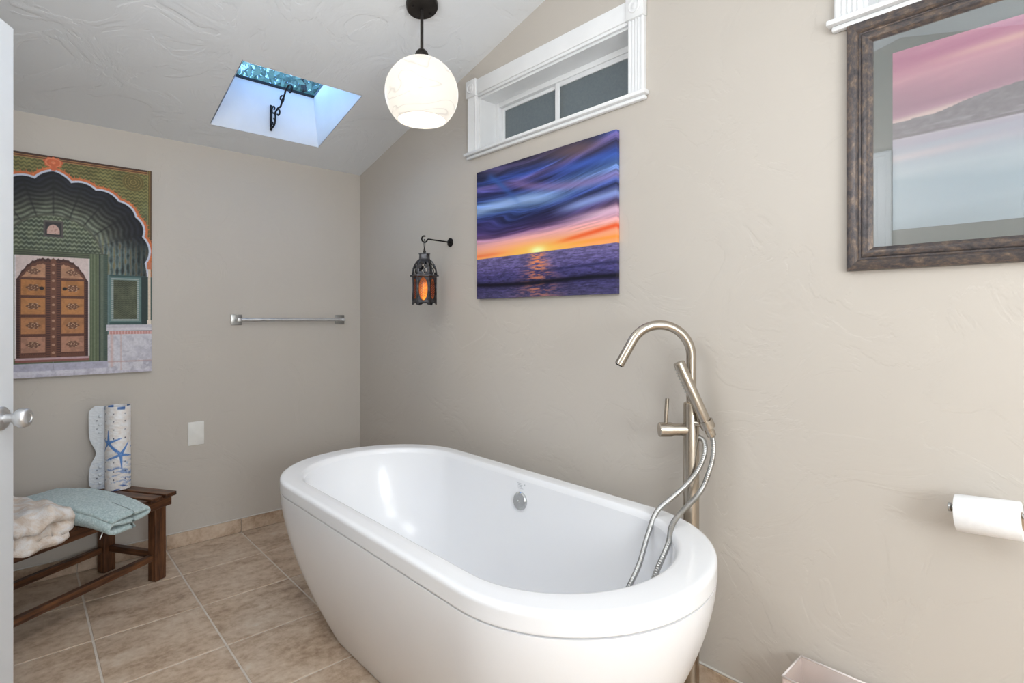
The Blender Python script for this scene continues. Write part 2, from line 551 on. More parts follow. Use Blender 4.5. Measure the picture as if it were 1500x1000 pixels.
# ------------------------------------------------------------------ windows in the tub wall
def fluted(bm, w, h, d):
    """fluted casing standing in x (width w) and z (height h), projecting to -y"""
    pts = [(0, 0), (0, -d * .8), (w * .06, -d)]
    nf = 4
    a, b = w * .14, w * .86
    for k in range(nf):
        s = a + (b - a) * k / nf; e2 = a + (b - a) * (k + 1) / nf
        pts += [(s, -d), (s + (e2 - s) * .22, -d * .72), (s + (e2 - s) * .5, -d * .6), (s + (e2 - s) * .78, -d * .72)]
    pts += [(b, -d), (w * .94, -d), (w, -d * .8), (w, 0)]
    lo = [bm.verts.new((x, y, 0)) for x, y in pts]
    hi = [bm.verts.new((x, y, h)) for x, y in pts]
    n = len(pts)
    for k in range(n):
        bm.faces.new((lo[k], lo[(k + 1) % n], hi[(k + 1) % n], hi[k]))
    bm.faces.new(lo[::-1]); bm.faces.new(hi)
def build_window(name, hole, label):
    x0, x1, z0, z1 = hole
    r = sempty(name, label, (0, 0, 0))
    cw, rw, rh = 0.066, 0.075, 0.082
    for s, xx in ((0, x0 - cw + .004), (1, x1 - .004)):
        bm = bmesh.new(); fluted(bm, cw, z1 - z0 + .003, .019)
        o = obj('side_casing', bm, 'trim', r, auto=20); o.location = (xx, -.0005, z0)
        bm = bmesh.new()
        box(bm, (0, -.026, 0), (rw, 0, rh), .003)
        ro = obj('rosette_block', bm, 'trim', r, auto=30); ro.location = (xx - (rw - cw) / 2, -.0005, z1 + .003)
        bm = bmesh.new()
        lathe(bm, [(.024, 0), (.024, .002), (.021, .004), (.018, .002), (.011, .002), (.008, .004), (.003, .005)], 24, axis_mtx((rw / 2, -.026, rh / 2), (0, -1, 0)))
        obj('rosette_disc', bm, 'trim', ro, auto=30)
    # head casing with a small step
    bm = bmesh.new()
    xa, xb = x0 + .004 + (rw - cw) / 2, x1 - .004 - (rw - cw) / 2
    box(bm, (xa, -.019, z1 + .008), (xb, -.0005, z1 + .079), .003)
    box(bm, (xa, -.012, z1 - .003), (xb, -.0005, z1 + .010), .002)
    obj('head_casing', bm, 'trim', r, auto=30)
    # sill with rounded nose and apron
    bm = bmesh.new()
    box(bm, (x0 - .078, -.034, z0 - .016), (x1 + .078, -.0005, z0 - .0005), .005)
    box(bm, (x0 - .068, -.020, z0 - .030), (x1 + .068, -.0005, z0 - .016), .004)
    obj('sill', bm, 'trim', r, auto=30)
    # jamb lining
    bm = bmesh.new(); e = .012; yb = .165
    box(bm, (x0, .0005, z0), (x0 + e, yb, z1)); box(bm, (x1 - e, .0005, z0), (x1, yb, z1))
    box(bm, (x0 + e, .0005, z0), (x1 - e, yb, z0 + e)); box(bm, (x0 + e, .0005, z1 - e), (x1 - e, yb, z1))
    obj('jamb', bm, 'trim', r)
    # outer vinyl frame
    X0_, X1_, Za, Zb = x0 + e, x1 - e, z0 + e, z1 - e
    ya, fy = .098, .026
    bm = bmesh.new()
    box(bm, (X0_, ya, Za), (X0_ + fy, yb - .002, Zb), .002); box(bm, (X1_ - fy, ya, Za), (X1_, yb - .002, Zb), .002)
    box(bm, (X0_ + fy, ya, Za), (X1_ - fy, yb - .002, Za + fy * .8), .002); box(bm, (X0_ + fy, ya, Zb - fy * .9), (X1_ - fy, yb - .002, Zb), .002)
    obj('outer_frame', bm, 'trim', r, auto=30)
    xm = (x0 + x1) / 2 - .018
    def sash(xa, xb, y0, y1, bw):
        bm = bmesh.new(); za, zb = Za + fy * .8, Zb - fy * .9
        box(bm, (xa, y0, za), (xa + bw, y1, zb), .002); box(bm, (xb - bw, y0, za), (xb, y1, zb), .002)
        box(bm, (xa + bw, y0, za), (xb - bw, y1, za + bw * .55), .002); box(bm, (xa + bw, y0, zb - bw * .8), (xb - bw, y1, zb), .002)
        s_ = obj('sash', bm, 'trim', r, auto=30)
        boxobj('pane', (xa + bw - .003, (y0 + y1) / 2 - .002, za + bw * .55 - .003), (xb - bw + .003, (y0 + y1) / 2 + .002, zb - bw * .8 + .003), 'frosted', s_)
        return s_
    sash(X0_ + fy, xm + .018, .118, .134, .020)
    sash(xm - .016, X1_ - fy, .104, .1175, .026)
    return r
build_window('window_1', W1, 'narrow white sliding window high above the sunset canvas')
build_window('window_2', W2, 'white window cut off at the top right above the bronze frame')

# ------------------------------------------------------------------ door and its casing
ang = math.radians(28)
hinge = Vector((D0, YL + .022, 0))
E0 = Vector((1.1467, -1.6550, 0))
dvec = (hinge - E0); dw = dvec.length
ang = math.atan2(-dvec.y, dvec.x)
door = sempty('door_1', 'white open door with a round satin knob at the left edge', E0, (0, 0, -ang))
# local: +x to hinge, +y towards the tub wall
bm = bmesh.new(); box(bm, (0, -.035, .012), (dw, 0, 2.032), .0015, seg=1)
obj('door_leaf', bm, 'door', door)
bm = bmesh.new()
lathe(bm, [(.001, .0005), (.033, .0005), (.033, .004), (.028, .009), (.016, .011)], 32, axis_mtx((.056, 0, .918), (0, 1, 0)))
obj('knob_rose', bm, 'satin', door, auto=40)
bm = bmesh.new()
lathe(bm, [(.013, .009), (.0115, .022), (.013, .030), (.021, .036), (.0265, .045), (.0275, .055), (.025, .063), (.019, .067), (.012, .0675), (.011, .066), (.002, .066)], 32, axis_mtx((.056, 0, .918), (0, 1, 0)))
obj('knob', bm, 'satin', door, auto=50)
tr = sempty('trim_1', 'white moulded casing around the doorway')
def casing_bar(name, a, b, w):
    """stepped casing along a straight run; a,b points on the wall, w towards outside"""
    a, b, w = Vector(a), Vector(b), Vector(w)
    L = (b - a)
    prof = [(0, 0), (0, .010), (.012, .013), (.020, .010), (.034, .013), (.055, .015), (.062, .020), (.075, .021), (.085, .018), (.085, 0)]
    bm = bmesh.new()
    wn_ = w.normalized()
    mit_a = -1; rings = []
    for base, sgn in ((a, -1), (b, 1)):
        ring = []
        for t, d in prof:
            q = base + wn_ * t + Vector((0, d, 0))
            m = base_m[name].get(sgn, 0)
            q += L.normalized() * (sgn * t * m)
            ring.append(bm.verts.new(q))
        rings.append(ring)
    n = len(prof)
    for k in range(n):
        bm.faces.new((rings[0][k], rings[0][(k + 1) % n], rings[1][(k + 1) % n], rings[1][k]))
    bm.faces.new(rings[0][::-1]); bm.faces.new(rings[1])
    return obj('casing', bm, 'trim', tr)
base_m = {'l': {1: 1}, 'r': {1: 1}, 't': {-1: 1, 1: 1}}
yy = YL + .0005
casing_bar('l', (D0, yy, 0), (D0, yy, 2.045), (-1, 0, 0))
casing_bar('r', (D1, yy, 0), (D1, yy, 2.045), (1, 0, 0))
casing_bar('t', (D0, yy, 2.045), (D1, yy, 2.045), (0, 0, 1))

# ------------------------------------------------------------------ bathtub
TC = Vector((1.785, -0.539, 0)); TROT = 0.011
tub = thing('bathtub', 'large white oval freestanding bathtub', 'bathtub', TC, (0, 0, TROT))
def ring_pts(a, b, s, z, N=160):
    out = []
    for k in range(N):
        t = 2 * PI * k / N
        # finer around the ends
        c, sn = math.cos(t), math.sin(t)
        x = s * (1 if c > 0 else -1) * min(1, abs(c) / .35) + (a - s) * c
        y = b * sn
        if abs(c) < .35:
            y = b * (1 if sn > 0 else -1)
            x = (s + (a - s) * 0) * c / .35
        else:
            # ellipse end, angle re-mapped so it starts at the end of the straight side
            u_ = math.acos(min(1, abs(c))) / math.acos(.35) * (PI / 2)
            x = (1 if c > 0 else -1) * (s + (a - s) * math.cos(u_))
            y = (1 if sn > 0 else -1) * b * math.sin(u_)
        out.append((x, y, z))
    return out
def loft(bm, rings, close_last=False, close_first=False):
    R = [[bm.verts.new(q) for q in r] for r in rings]
    n = len(R[0])
    for a, b in zip(R, R[1:]):
        for k in range(n):
            bm.faces.new((a[k], a[(k + 1) % n], b[(k + 1) % n], b[k]))
    if close_last: bm.faces.new(R[-1])
    if close_first: bm.faces.new(R[0][::-1])
A_, B_, E_ = .872, .389, .366
# apron
rings = []
for z in [0.002, .006] + [.012 + .533 * k / 26 for k in range(27)]:
    k = (1 - z / .545) ** 1.6 if z < .545 else 0
    a, b = A_ - .26 * k - .0015, B_ - .16 * k - .0015
    if z < .006: a -= .006; b -= .006
    rings.append(ring_pts(a, b, a - E_ * b / B_, z))
a, b = A_ - .02, B_ - .02
rings.append(ring_pts(a, b, a - E_ * b / B_, .5475))
bm = bmesh.new(); loft(bm, rings, False, True)
obj('apron', bm, 'tub', tub, auto=50)
# rim with inner lip
def lerp(a, b, t): return a + (b - a) * t
Ai, Bi, Si = .775, .322, .47
So = A_ - E_
rings = []
for ins, z in ((.015, .5485), (.0025, .549), (.0008, .550), (0, .552), (0, .555), (0, .583), (0, .586), (.0008, .590), (.003, .5938), (.0065, .5962), (.011, .5974), (.015, .598), (.020, .598)):
    rings.append(ring_pts(A_ - ins, B_ - ins, So, z))
for t, z in ((.05, .598), (.45, .5985), (.85, .598), (.94, .597), (1.0, .594)):
    rings.append(ring_pts(lerp(A_ - .020, Ai, t), lerp(B_ - .020, Bi, t), lerp(So, Si, t), z))
rings.append(ring_pts(Ai - .005, Bi - .005, Si, .588))
rings.append(ring_pts(Ai - .008, Bi - .008, Si, .578))
bm = bmesh.new(); loft(bm, rings)
obj('rim', bm, 'tub', tub, auto=60)
# basin
rings = []
for k in range(22):
    t = k / 21
    z = .579 - t * .415
    sh = t ** 1.5 * .55 + t ** 6 * .45
    a = Ai - .008 - .24 * sh - .0
    b = Bi - .008 - .105 * sh
    rings.append(ring_pts(a, b, max(.05, Si - .12 * sh), z))
for f, z in ((.93, .155), (.82, .149), (.5, .145), (.12, .143)):
    rings.append(ring_pts(a * f, b * f, max(.02, (Si - .12) * f), z))
bm = bmesh.new(); loft(bm, rings, True)
obj('basin', bm, 'tub', tub, smooth=True)
# overflow cap on the wall side, drain in the floor
def basin_b(z):
    t = (.579 - z) / .415
    return Bi - .008 - .105 * (t ** 1.5 * .55 + t ** 6 * .45)
oz = .502
ox = -.015
nrm = Vector((0, -1, .12)).normalized()
bm = bmesh.new()
lathe(bm, [(.001, -.004), (.0335, -.004), (.0335, .006), (.031, .009), (.006, .0095), (.005, .0075), (.001, .0075)], 36, axis_mtx((ox, basin_b(oz) - .0015, oz), nrm))
ov = obj('overflow_cap', bm, 'chrome', tub, auto=35)
ov['label'] = 'round chrome overflow cap'
bm = bmesh.new()
for k, (x0, x1, dz) in enumerate(((-.022, .002, .006), (-.020, .006, .012), (-.024, -.002, .018), (-.016, .010, .0), (.016, .020, .014))):
    zz = oz + .045 + dz
    box(bm, (ox + x0, basin_b(zz) - .0012, zz), (ox + x1, basin_b(zz) + .002, zz + (.0016 if k < 4 else .006)))
obj('printed_mark', bm, simple('grey_ink', rgb(196, 198, 202), rough=.5), tub)
bm = bmesh.new()
lathe(bm, [(.001, .1425), (.035, .1425), (.035, .146), (.030, .149), (.001, .1495)], 32, Matrix.Translation((.30, 0, 0)))
obj('drain', bm, 'chrome', tub, auto=35)

# ------------------------------------------------------------------ floor-mounted tub filler
FX, FY = 2.392, -.085
fa = math.atan2(-.73, -.68)      # local +x: the spout's direction
fau = thing('tub_faucet', 'tall brushed nickel floor-mounted tub faucet with hand shower', 'faucet', (FX, FY, 0), (0, 0, fa))
bm = bmesh.new(); lathe(bm, [(.001, .001), (.046, .001), (.046, .010), (.041, .015), (.023, .017)], 40)
obj('base_flange', bm, 'nickel', fau, auto=35)
bm = bmesh.new(); lathe(bm, [(.0240, .016), (.0240, .925), (.0225, .932), (.0155, .936)], 36)
obj('column', bm, 'nickel', fau, auto=35)
pts = [(0, 0, .93), (0, 0, 1.0), (0, 0, 1.055)]
cc, rr = (.098, 1.078), .098
for k in range(0, 31):
    t = PI - (PI - math.radians(29)) * k / 30
    pts.append((cc[0] + rr * math.cos(t), 0, cc[1] + rr * math.sin(t)))
tx, tz = math.sin(math.radians(29)), -math.cos(math.radians(29))
ex, ez = pts[-1][0], pts[-1][2]
pts += [(ex + tx * .03, 0, ez + tz * .03), (ex + tx * .085, 0, ez + tz * .085)]
bm = bmesh.new(); tube(bm, pts, .0150, 24)
obj('spout', bm, 'nickel', fau, auto=50)
bm = bmesh.new(); tube(bm, [(ex + tx * .0852, 0, ez + tz * .0852), (ex + tx * .0885, 0, ez + tz * .0885)], .0115, 20)
obj('aerator', bm, 'dark', fau)
# mixer
zm = .848
bm = bmesh.new(); lathe(bm, [(.001, .010), (.019, .010), (.019, .058), (.0205, .0585), (.0205, .0615), (.0225, .062), (.0225, .099), (.021, .101), (.001, .101)], 32, axis_mtx((0, 0, zm), (1, 0, 0)))
mx = obj('mixer_body', bm, 'nickel', fau, auto=35)
bm = bmesh.new(); tube(bm, [(.080, 0, zm + .018), (.078, 0, zm + .05), (.075, 0, zm + .098)], .0062, 16)
obj('lever', bm, 'nickel', mx, auto=50)
# hand shower on its bracket, right of the column (local -x) and toward the camera (+y)
bm = bmesh.new(); tube(bm, [(-.004, .018, .872), (-.022, .032, .871), (-.038, .040, .868)], .0085, 16)
lathe(bm, [(.0175, -.012), (.0215, -.012), (.0215, .012), (.0175, .012)], 28, axis_mtx((-.034, .044, .874), (.41, 0, .91)), cap=False)
obj('shower_bracket', bm, 'nickel', fau, auto=40)
hb = Vector((-.038, .044, .862)); ht = Vector((.052, .044, 1.062))
hd = (ht - hb).normalized()
bm = bmesh.new()
pr_ = [(.008, -.030), (.0135, -.026), (.0145, -.012), (.0135, -.004), (.0155, 0), (.0172, .03), (.0178, (ht - hb).length - .004), (.0165, (ht - hb).length), (.001, (ht - hb).length)]
lathe(bm, pr_, 28, axis_mtx(hb, hd))
hs = obj('hand_shower', bm, 'nickel', fau, auto=40)
# spray nozzles along the upper inner side
bm = bmesh.new()
perp = Vector((hd.z, 0, -hd.x))
for q in range(2):
    for k in range(9):
        c = hb + hd * (.118 + .0105 * k) + perp * (.0172) * (1 if q == 0 else 1) + Vector((0, (.004 if q else -.004), 0))
        lathe(bm, [(.0022, 0), (.0020, .0035), (.0008, .004)], 6, axis_mtx(c - perp * .001, perp))
obj('nozzle_strip', bm, simple('nozzle_rubber', rgb(150, 148, 142), rough=.6), hs)
# hose: ribbed, one loop into the tub
inv = Matrix.Rotation(-fa, 3, 'Z')
def fl_(x, y, z):
    v = inv @ Vector((x - FX, y - FY, 0)); return Vector((v.x, v.y, z))
ha = hb - hd * .028
hp = [ha, Vector((-.0525, .048, .815)), Vector((-.049, .053, .775)), Vector((-.033, .060, .728)), Vector((-.002, .070, .672)),
      fl_(2.432, -.250, .614), fl_(2.452, -.315, .572), fl_(2.448, -.358, .520), fl_(2.436, -.385, .455), fl_(2.40, -.42, .33), fl_(2.32, -.49, .20),
      fl_(2.20, -.55, .157), fl_(2.09, -.50, .157), fl_(2.12, -.43, .165), fl_(2.24, -.405, .25), fl_(2.335, -.395, .37), fl_(2.360, -.367, .44), fl_(2.360, -.316, .49), fl_(2.350, -.262, .550), fl_(2.352, -.215, .612)]
hp += [Vector((.070, .046, .652)), Vector((.026, .042, .690)), Vector((-.010, .042, .738)), Vector((-.030, .036, .785)), Vector((-.034, .018, .815)), Vector((-.020, .006, .828))]
path = cr(hp, 60)
# resample every 1.1 mm and rib
acc = [0]
for a, b in zip(path, path[1:]): acc.append(acc[-1] + (b - a).length)
tot = acc[-1]; n = int(tot / .0021)
acc_np = np.array(acc); xyz = np.array([tuple(q) for q in path])
s = np.linspace(0, tot, n)
P3 = np.stack([np.interp(s, acc_np, xyz[:, k]) for k in range(3)], 1)
bm = bmesh.new()
tube(bm, [tuple(q) for q in P3], [.0082 if (k % 3) else .0070 for k in range(n)], 10)
obj('shower_hose', bm, 'hose', fau, smooth=True)

# ------------------------------------------------------------------ pendant lamp
PX, PY = 1.401, -.436
pz = cz(PX)
pen = thing('pendant_lamp', 'lit white marbled globe pendant lamp on a black rod', 'pendant lamp', (PX, PY, 0))
bm = bmesh.new()
lathe(bm, [(.001, 0), (.064, 0), (.064, -.018), (.060, -.024), (.012, -.026), (.001, -.026)], 40, Matrix.Translation((0, 0, pz - .001)) @ Matrix.Rotation(-math.atan(SL), 4, 'Y'))
can = obj('canopy', bm, 'bronze', pen, auto=35)
for sx in (-1, 1):
    bm = bmesh.new(); lathe(bm, [(.005, 0), (.005, -.004), (.003, -.006), (.001, -.006)], 12, Matrix.Translation((.0, .042 * sx, pz - .0265)))
    obj('screw', bm, 'iron', can)
bm = bmesh.new(); tube(bm, [(0, 0, pz - .02), (0, 0, 2.262)], .0065, 16)
obj('rod', bm, 'bronze', pen, auto=50)
bm = bmesh.new(); lathe(bm, [(.007, 2.285), (.014, 2.282), (.024, 2.272), (.029, 2.258), (.029, 2.246), (.020, 2.244)], 28)
obj('socket_cap', bm, 'bronze', pen, auto=40)
gc, gr = 2.104, .147
prof = []
for k in range(41):
    t = math.radians(80) + (math.radians(-49) - math.radians(80)) * k / 40
    prof.append((gr * math.cos(t) * 1.0, gc + gr * math.sin(t) * .985))
inner = [(r - .004 if r > .02 else r, gc + (z - gc) * .972) for r, z in prof[::-1]]
bm = bmesh.new(); lathe(bm, prof + inner, 64, cap=False)
obj('globe', bm, 'globe', pen, smooth=True)
bm = bmesh.new(); lathe(bm, [(.012, 2.22), (.014, 2.19), (.026, 2.165), (.032, 2.14), (.030, 2.115), (.020, 2.098), (.004, 2.092)], 24)
obj('bulb', bm, 'bulb', pen, smooth=True)

# ------------------------------------------------------------------ numpy painting helpers
def s2l(c):
    c = np.clip(c / 255.0, 0, 1)
    return np.where(c <= .04045, c / 12.92, ((c + .055) / 1.055) ** 2.4)
_rng = np.random.RandomState(3)
_tab = _rng.rand(256, 256)
def vnoise(x, y):
    xi, yi = np.floor(x).astype(int), np.floor(y).astype(int)
    fx, fy = x - xi, y - yi
    fx, fy = fx * fx * (3 - 2 * fx), fy * fy * (3 - 2 * fy)
    g_ = lambda a, b: _tab[a % 256, b % 256]
    return (g_(xi, yi) * (1 - fx) + g_(xi + 1, yi) * fx) * (1 - fy) + (g_(xi, yi + 1) * (1 - fx) + g_(xi + 1, yi + 1) * fx) * fy
def fbm(x, y, o=4):
    s_, a, t = 0, .5, 0
    for _ in range(o):
        s_ = s_ + a * vnoise(x, y); t += a; x, y, a = x * 2.03 + 17, y * 2.03 + 31, a * .5
    return s_ / t
def sm(a, b, x):
    t = np.clip((x - a) / (b - a), 0, 1); return t * t * (3 - 2 * t)
def blend(c, col, m):
    return c * (1 - m[..., None]) + np.array(col, float) * m[..., None]
def ramp(x, stops):
    ps = [q[0] for q in stops]
    return np.stack([np.interp(x, ps, [q[1][k] for q in stops]) for k in range(3)], -1)

def print_mesh(name, fn, o, ux, vx, nx_, w, h, nu, nv, parent, mat='print', wrap=0.0):
    """colour-per-vertex print; o lower-left of the front face, ux/vx unit axes, nx_ outward; wraps round left and right edges"""
    du = w / nu
    us = list(np.linspace(0, w, nu + 1))
    k = max(1, int(wrap / du / 2)) if wrap else 0
    us = [-wrap * (1 - i / k) for i in range(k)] + us + [w + wrap * (i + 1) / k for i in range(k)] if wrap else us
    us = np.array(us); vs = np.linspace(0, h, nv + 1)
    Ug, Vg = np.meshgrid(us, vs)
    col = s2l(fn(np.where(Ug < 0, -Ug, np.where(Ug > w, 2 * w - Ug, Ug)) / w, Vg / h))
    uf = np.clip(Ug, 0, w); dep = np.where(Ug < 0, Ug, np.where(Ug > w, w - Ug, 0))
    P = np.array(o)[None, None] + uf[..., None] * np.array(ux) + Vg[..., None] * np.array(vx) + dep[..., None] * np.array(nx_)
    ny, nx2 = Ug.shape
    idx = np.arange(ny * nx2).reshape(ny, nx2)
    F = np.stack([idx[:-1, :-1], idx[:-1, 1:], idx[1:, 1:], idx[1:, :-1]], -1).reshape(-1, 4)
    me = bpy.data.meshes.new(name)
    me.vertices.add(ny * nx2); me.vertices.foreach_set('co', P.reshape(-1).astype(np.float32))
    me.loops.add(F.size); me.loops.foreach_set('vertex_index', F.reshape(-1).astype(np.int32))
    me.polygons.add(len(F)); me.polygons.foreach_set('loop_start', np.arange(0, F.size, 4, dtype=np.int32))
    me.update(calc_edges=True)
    at = me.color_attributes.new('Col', 'FLOAT_COLOR', 'POINT')
    rgba = np.concatenate([col, np.ones(col.shape[:2] + (1,))], -1)
    at.data.foreach_set('color', rgba.reshape(-1).astype(np.float32))
    me.materials.append(M[mat])
    ob = bpy.data.objects.new(name, me); COL.objects.link(ob); ob.parent = parent
    return ob

# ------------------------------------------------------------------ sunset canvas
def sunset(u, v):
    hz = .312
    # --- sky
    t = (v - hz) / (1 - hz)
    flow = u + .05 * np.sin(3 * v)
    bend = .10 * u ** 1.4 - .055 * np.sin(2.6 * u + .5) + .03
    tt = t - bend * np.clip(t * 2.2, 0, 1) + .02
    wob = (fbm(u * 1.8 + 3, t * 5 - u * 1.2, 3) - .5) * .13
    T = tt + wob * np.clip(t * 3, 0, 1)
    sky_ = ramp(T, [(0, (250, 166, 92)), (.06, (240, 156, 108)), (.12, (238, 164, 136)), (.19, (226, 164, 168)), (.235, (188, 140, 172)), (.27, (92, 66, 108)), (.34, (54, 46, 92)), (.42, (38, 42, 84)),
                    (.48, (48, 66, 122)), (.545, (88, 122, 184)), (.60, (110, 146, 208)), (.645, (70, 100, 164)), (.69, (36, 48, 94)), (.77, (48, 52, 104)), (.83, (92, 84, 142)), (.88, (44, 66, 134)), (.94, (40, 48, 92)), (1.0, (58, 54, 84))])
    # streaks following the flow
    st = fbm(u * 2.2 + 9, T * 26 + 2.2 * np.sin(u * 3.1) * .5, 4)
    m = np.clip((st - .5) * 2.4, -1, 1) * np.clip((t - .17) * 6, 0, 1)
    sky_ = sky_ * (1 + .55 * m)[..., None]
    st2 = fbm(u * 5 + 2, T * 70 + 3.0 * np.sin(u * 2.3 + 1), 3)
    sky_ = sky_ * (1 + .25 * np.clip((st2 - .5) * 2.5, -1, 1) * np.clip((t - .12) * 6, 0, 1))[..., None]
    # bright swoosh on the left, pale streak on the right
    d = v - (.715 - .05 * (u - .1) - .22 * (u - .35) ** 2)
    m = np.exp(-(d / .040) ** 2) * sm(.78, .45, u)
    sky_ = blend(sky_, (150, 178, 226), .8 * m)
    d = v - (.565 + .13 * (u - .6)); m = np.exp(-(d / .033) ** 2) * sm(.55, .8, u)
    sky_ = blend(sky_, (142, 164, 222), .85 * m)
    d = v - (.50 + .08 * (u - .8)); m = np.exp(-(d / .03) ** 2) * sm(.5, .95, u)
    sky_ = blend(sky_, (222, 186, 208), .8 * m)
    # lilac arcs upper middle
    d = v - (.84 - .12 * np.sin((u - .3) * 2.9)) ; m = np.exp(-(d / .03) ** 2) * sm(.25, .4, u)
    sky_ = blend(sky_, (142, 112, 164), .62 * m)
    d = v - (.93 - 1.3 * np.clip(u - .12, 0, 1) ** 1.2); m = np.exp(-(d / .03) ** 2) * sm(.42, .2, u) * sm(.05, .15, u)
    sky_ = blend(sky_, (56, 92, 164), .8 * m)
    # brown-grey upper right, blue streak beneath it
    d = v - (.955 - .03 * (u - .7)); m = np.exp(-(d / .055) ** 2) * np.exp(-((u - .76) / .2) ** 2)
    sky_ = blend(sky_, (98, 78, 84), .9 * m)
    d = v - (.845 + .06 * (u - .8)); m = np.exp(-(d / .032) ** 2) * sm(.5, .75, u)
    sky_ = blend(sky_, (62, 96, 186), .75 * m)
    # orange-red streaks either side of the sun
    d = v - (.345 + .16 * (u - .55) ** 1 ); m = np.exp(-(d / .016) ** 2) * sm(.5, .75, u)
    sky_ = blend(sky_, (230, 88, 44), .95 * m)
    d = v - (.325 + .05 * (u - .5)); m = np.exp(-(d / .012) ** 2) * sm(.58, .8, u)
    sky_ = blend(sky_, (255, 150, 60), .8 * m)
    d = v - (.335 + .02 * (u)); m = np.exp(-(d / .012) ** 2) * sm(.38, .1, u)
    sky_ = blend(sky_, (236, 112, 70), .7 * m)
    r2 = ((u - .50) / .26) ** 2 + ((v - .33) / .055) ** 2
    sky_ = blend(sky_, (255, 196, 84), .9 * np.exp(-r2))
    r2 = ((u - .50) / .055) ** 2 + ((v - .325) / .030) ** 2
    sky_ = blend(sky_, (255, 246, 176), np.exp(-r2))
    # --- sea
    dd = np.clip(hz - v, 0, 1) / hz
    w1 = fbm(u * 26, dd * 46 + u * 1.5, 3); w2 = fbm(u * 60 + 5, v * 150, 3)
    sea = ramp(dd, [(0, (104, 96, 140)), (.25, (96, 88, 138)), (.5, (66, 62, 112)), (.68, (58, 54, 96)), (1, (74, 70, 108))])
    sea = sea * (.42 + 1.1 * (.55 * w1 + .45 * w2))[..., None]
    glow = np.exp(-((u - .50) / (.05 + .10 * dd)) ** 2) * np.clip((w1 - .42) * 5, 0, 1) * np.clip(1.1 - .6 * dd, 0, 1)
    sea = blend(sea, (250, 142, 72), .85 * glow)
    dark = np.exp(-((dd - .66 - .03 * np.sin(u * 5) - .02 * (u - .5)) / .055) ** 2)
    sea = blend(sea, (16, 16, 28), .93 * dark)
    dark2 = np.exp(-((dd - .42 + .12 * (u - .6)) / .03) ** 2) * sm(.3, .7, u)
    sea = blend(sea, (30, 32, 66), .6 * dark2)
    m = (v > hz)[..., None]
    return np.clip(np.where(m, sky_, sea) * 1.05, 0, 255)
cx0, cw_, cz0, ch_ = 1.237, .818, 1.287, .603
sun = thing('canvas_print', 'canvas print of an orange sunset over a dark purple sea', 'canvas print', (cx0, 0, cz0))
boxobj('stretcher_frame', (.0008, -.0192, .0004), (cw_ - .0008, -.001, ch_ - .0004), simple('canvas_edge', rgb(52, 46, 84), rgb(40, 38, 70), 30, .7), sun)
print_mesh('printed_canvas', sunset, (0, -.0202, 0), (1, 0, 0), (0, 0, 1), (0, -1, 0), cw_, ch_, 420, 300, sun, wrap=.019)

# ------------------------------------------------------------------ carved-door canvas on the end wall
AW, AH, AZ, AYR = .756, 1.004, .930, -1.1468
CX = .378
def arch_r(s, z):
    """signed position relative to the cusped arch edge: <0 inside. s measured from the centre"""
    a = np.abs(s)
    y_ = z
    pts_s = np.array([0, .063, .154, .241, .310, .338, .349, .352])
    pts_z = np.array([1.866, 1.822, 1.802, 1.762, 1.694, 1.600, 1.47, 1.30])
    # cusp polyline bulged outward into lobes
    best = np.full(s.shape, 9.0)
    inside = np.zeros(s.shape, bool)
    poly_s, poly_z = [], []
    for i in range(len(pts_s) - 1):
        a0, b0, a1, b1 = pts_s[i], pts_z[i], pts_s[i + 1], pts_z[i + 1]
        for k in range(10):
            t = k / 10
            nx1, nz1 = -(b1 - b0), (a1 - a0)
            L = math.hypot(nx1, nz1)
            bul = .17 * L * 4 * t * (1 - t) * (1 if i < 6 else .3)
            if i == 0: bul = .10 * L * 4 * t * (1 - t)
            poly_s.append(a0 + (a1 - a0) * t + nx1 / L * bul); poly_z.append(b0 + (b1 - b0) * t + nz1 / L * bul)
    poly_s.append(.352); poly_z.append(.9)
    px_ = np.array([0] + poly_s + [0]); pz_ = np.array([.9] + poly_z + [.9])
    for i in range(len(px_) - 1):
        x1, z1_, x2, z2_ = px_[i], pz_[i], px_[i + 1], pz_[i + 1]
        cond = (z1_ > y_) != (z2_ > y_)
        with np.errstate(divide='ignore', invalid='ignore'):
            xi = (x2 - x1) * (y_ - z1_) / (z2_ - z1_ if z2_ != z1_ else 1e-9) + x1
        inside ^= cond & (a < xi)
        if i == 0 or i == len(px_) - 2: continue
        L2 = (x2 - x1) ** 2 + (z2_ - z1_) ** 2
        if L2 == 0: continue
        t = np.clip(((a - x1) * (x2 - x1) + (y_ - z1_) * (z2_ - z1_)) / L2, 0, 1)
        best = np.minimum(best, np.hypot(a - x1 - t * (x2 - x1), y_ - z1_ - t * (z2_ - z1_)))
    return np.where(inside, -best, best)
def rect(x, z, x0, x1, z0, z1, soft=.0012):
    return sm(0, soft, np.minimum(np.minimum(x - x0, x1 - x), np.minimum(z - z0, z1 - z)) + soft / 2)
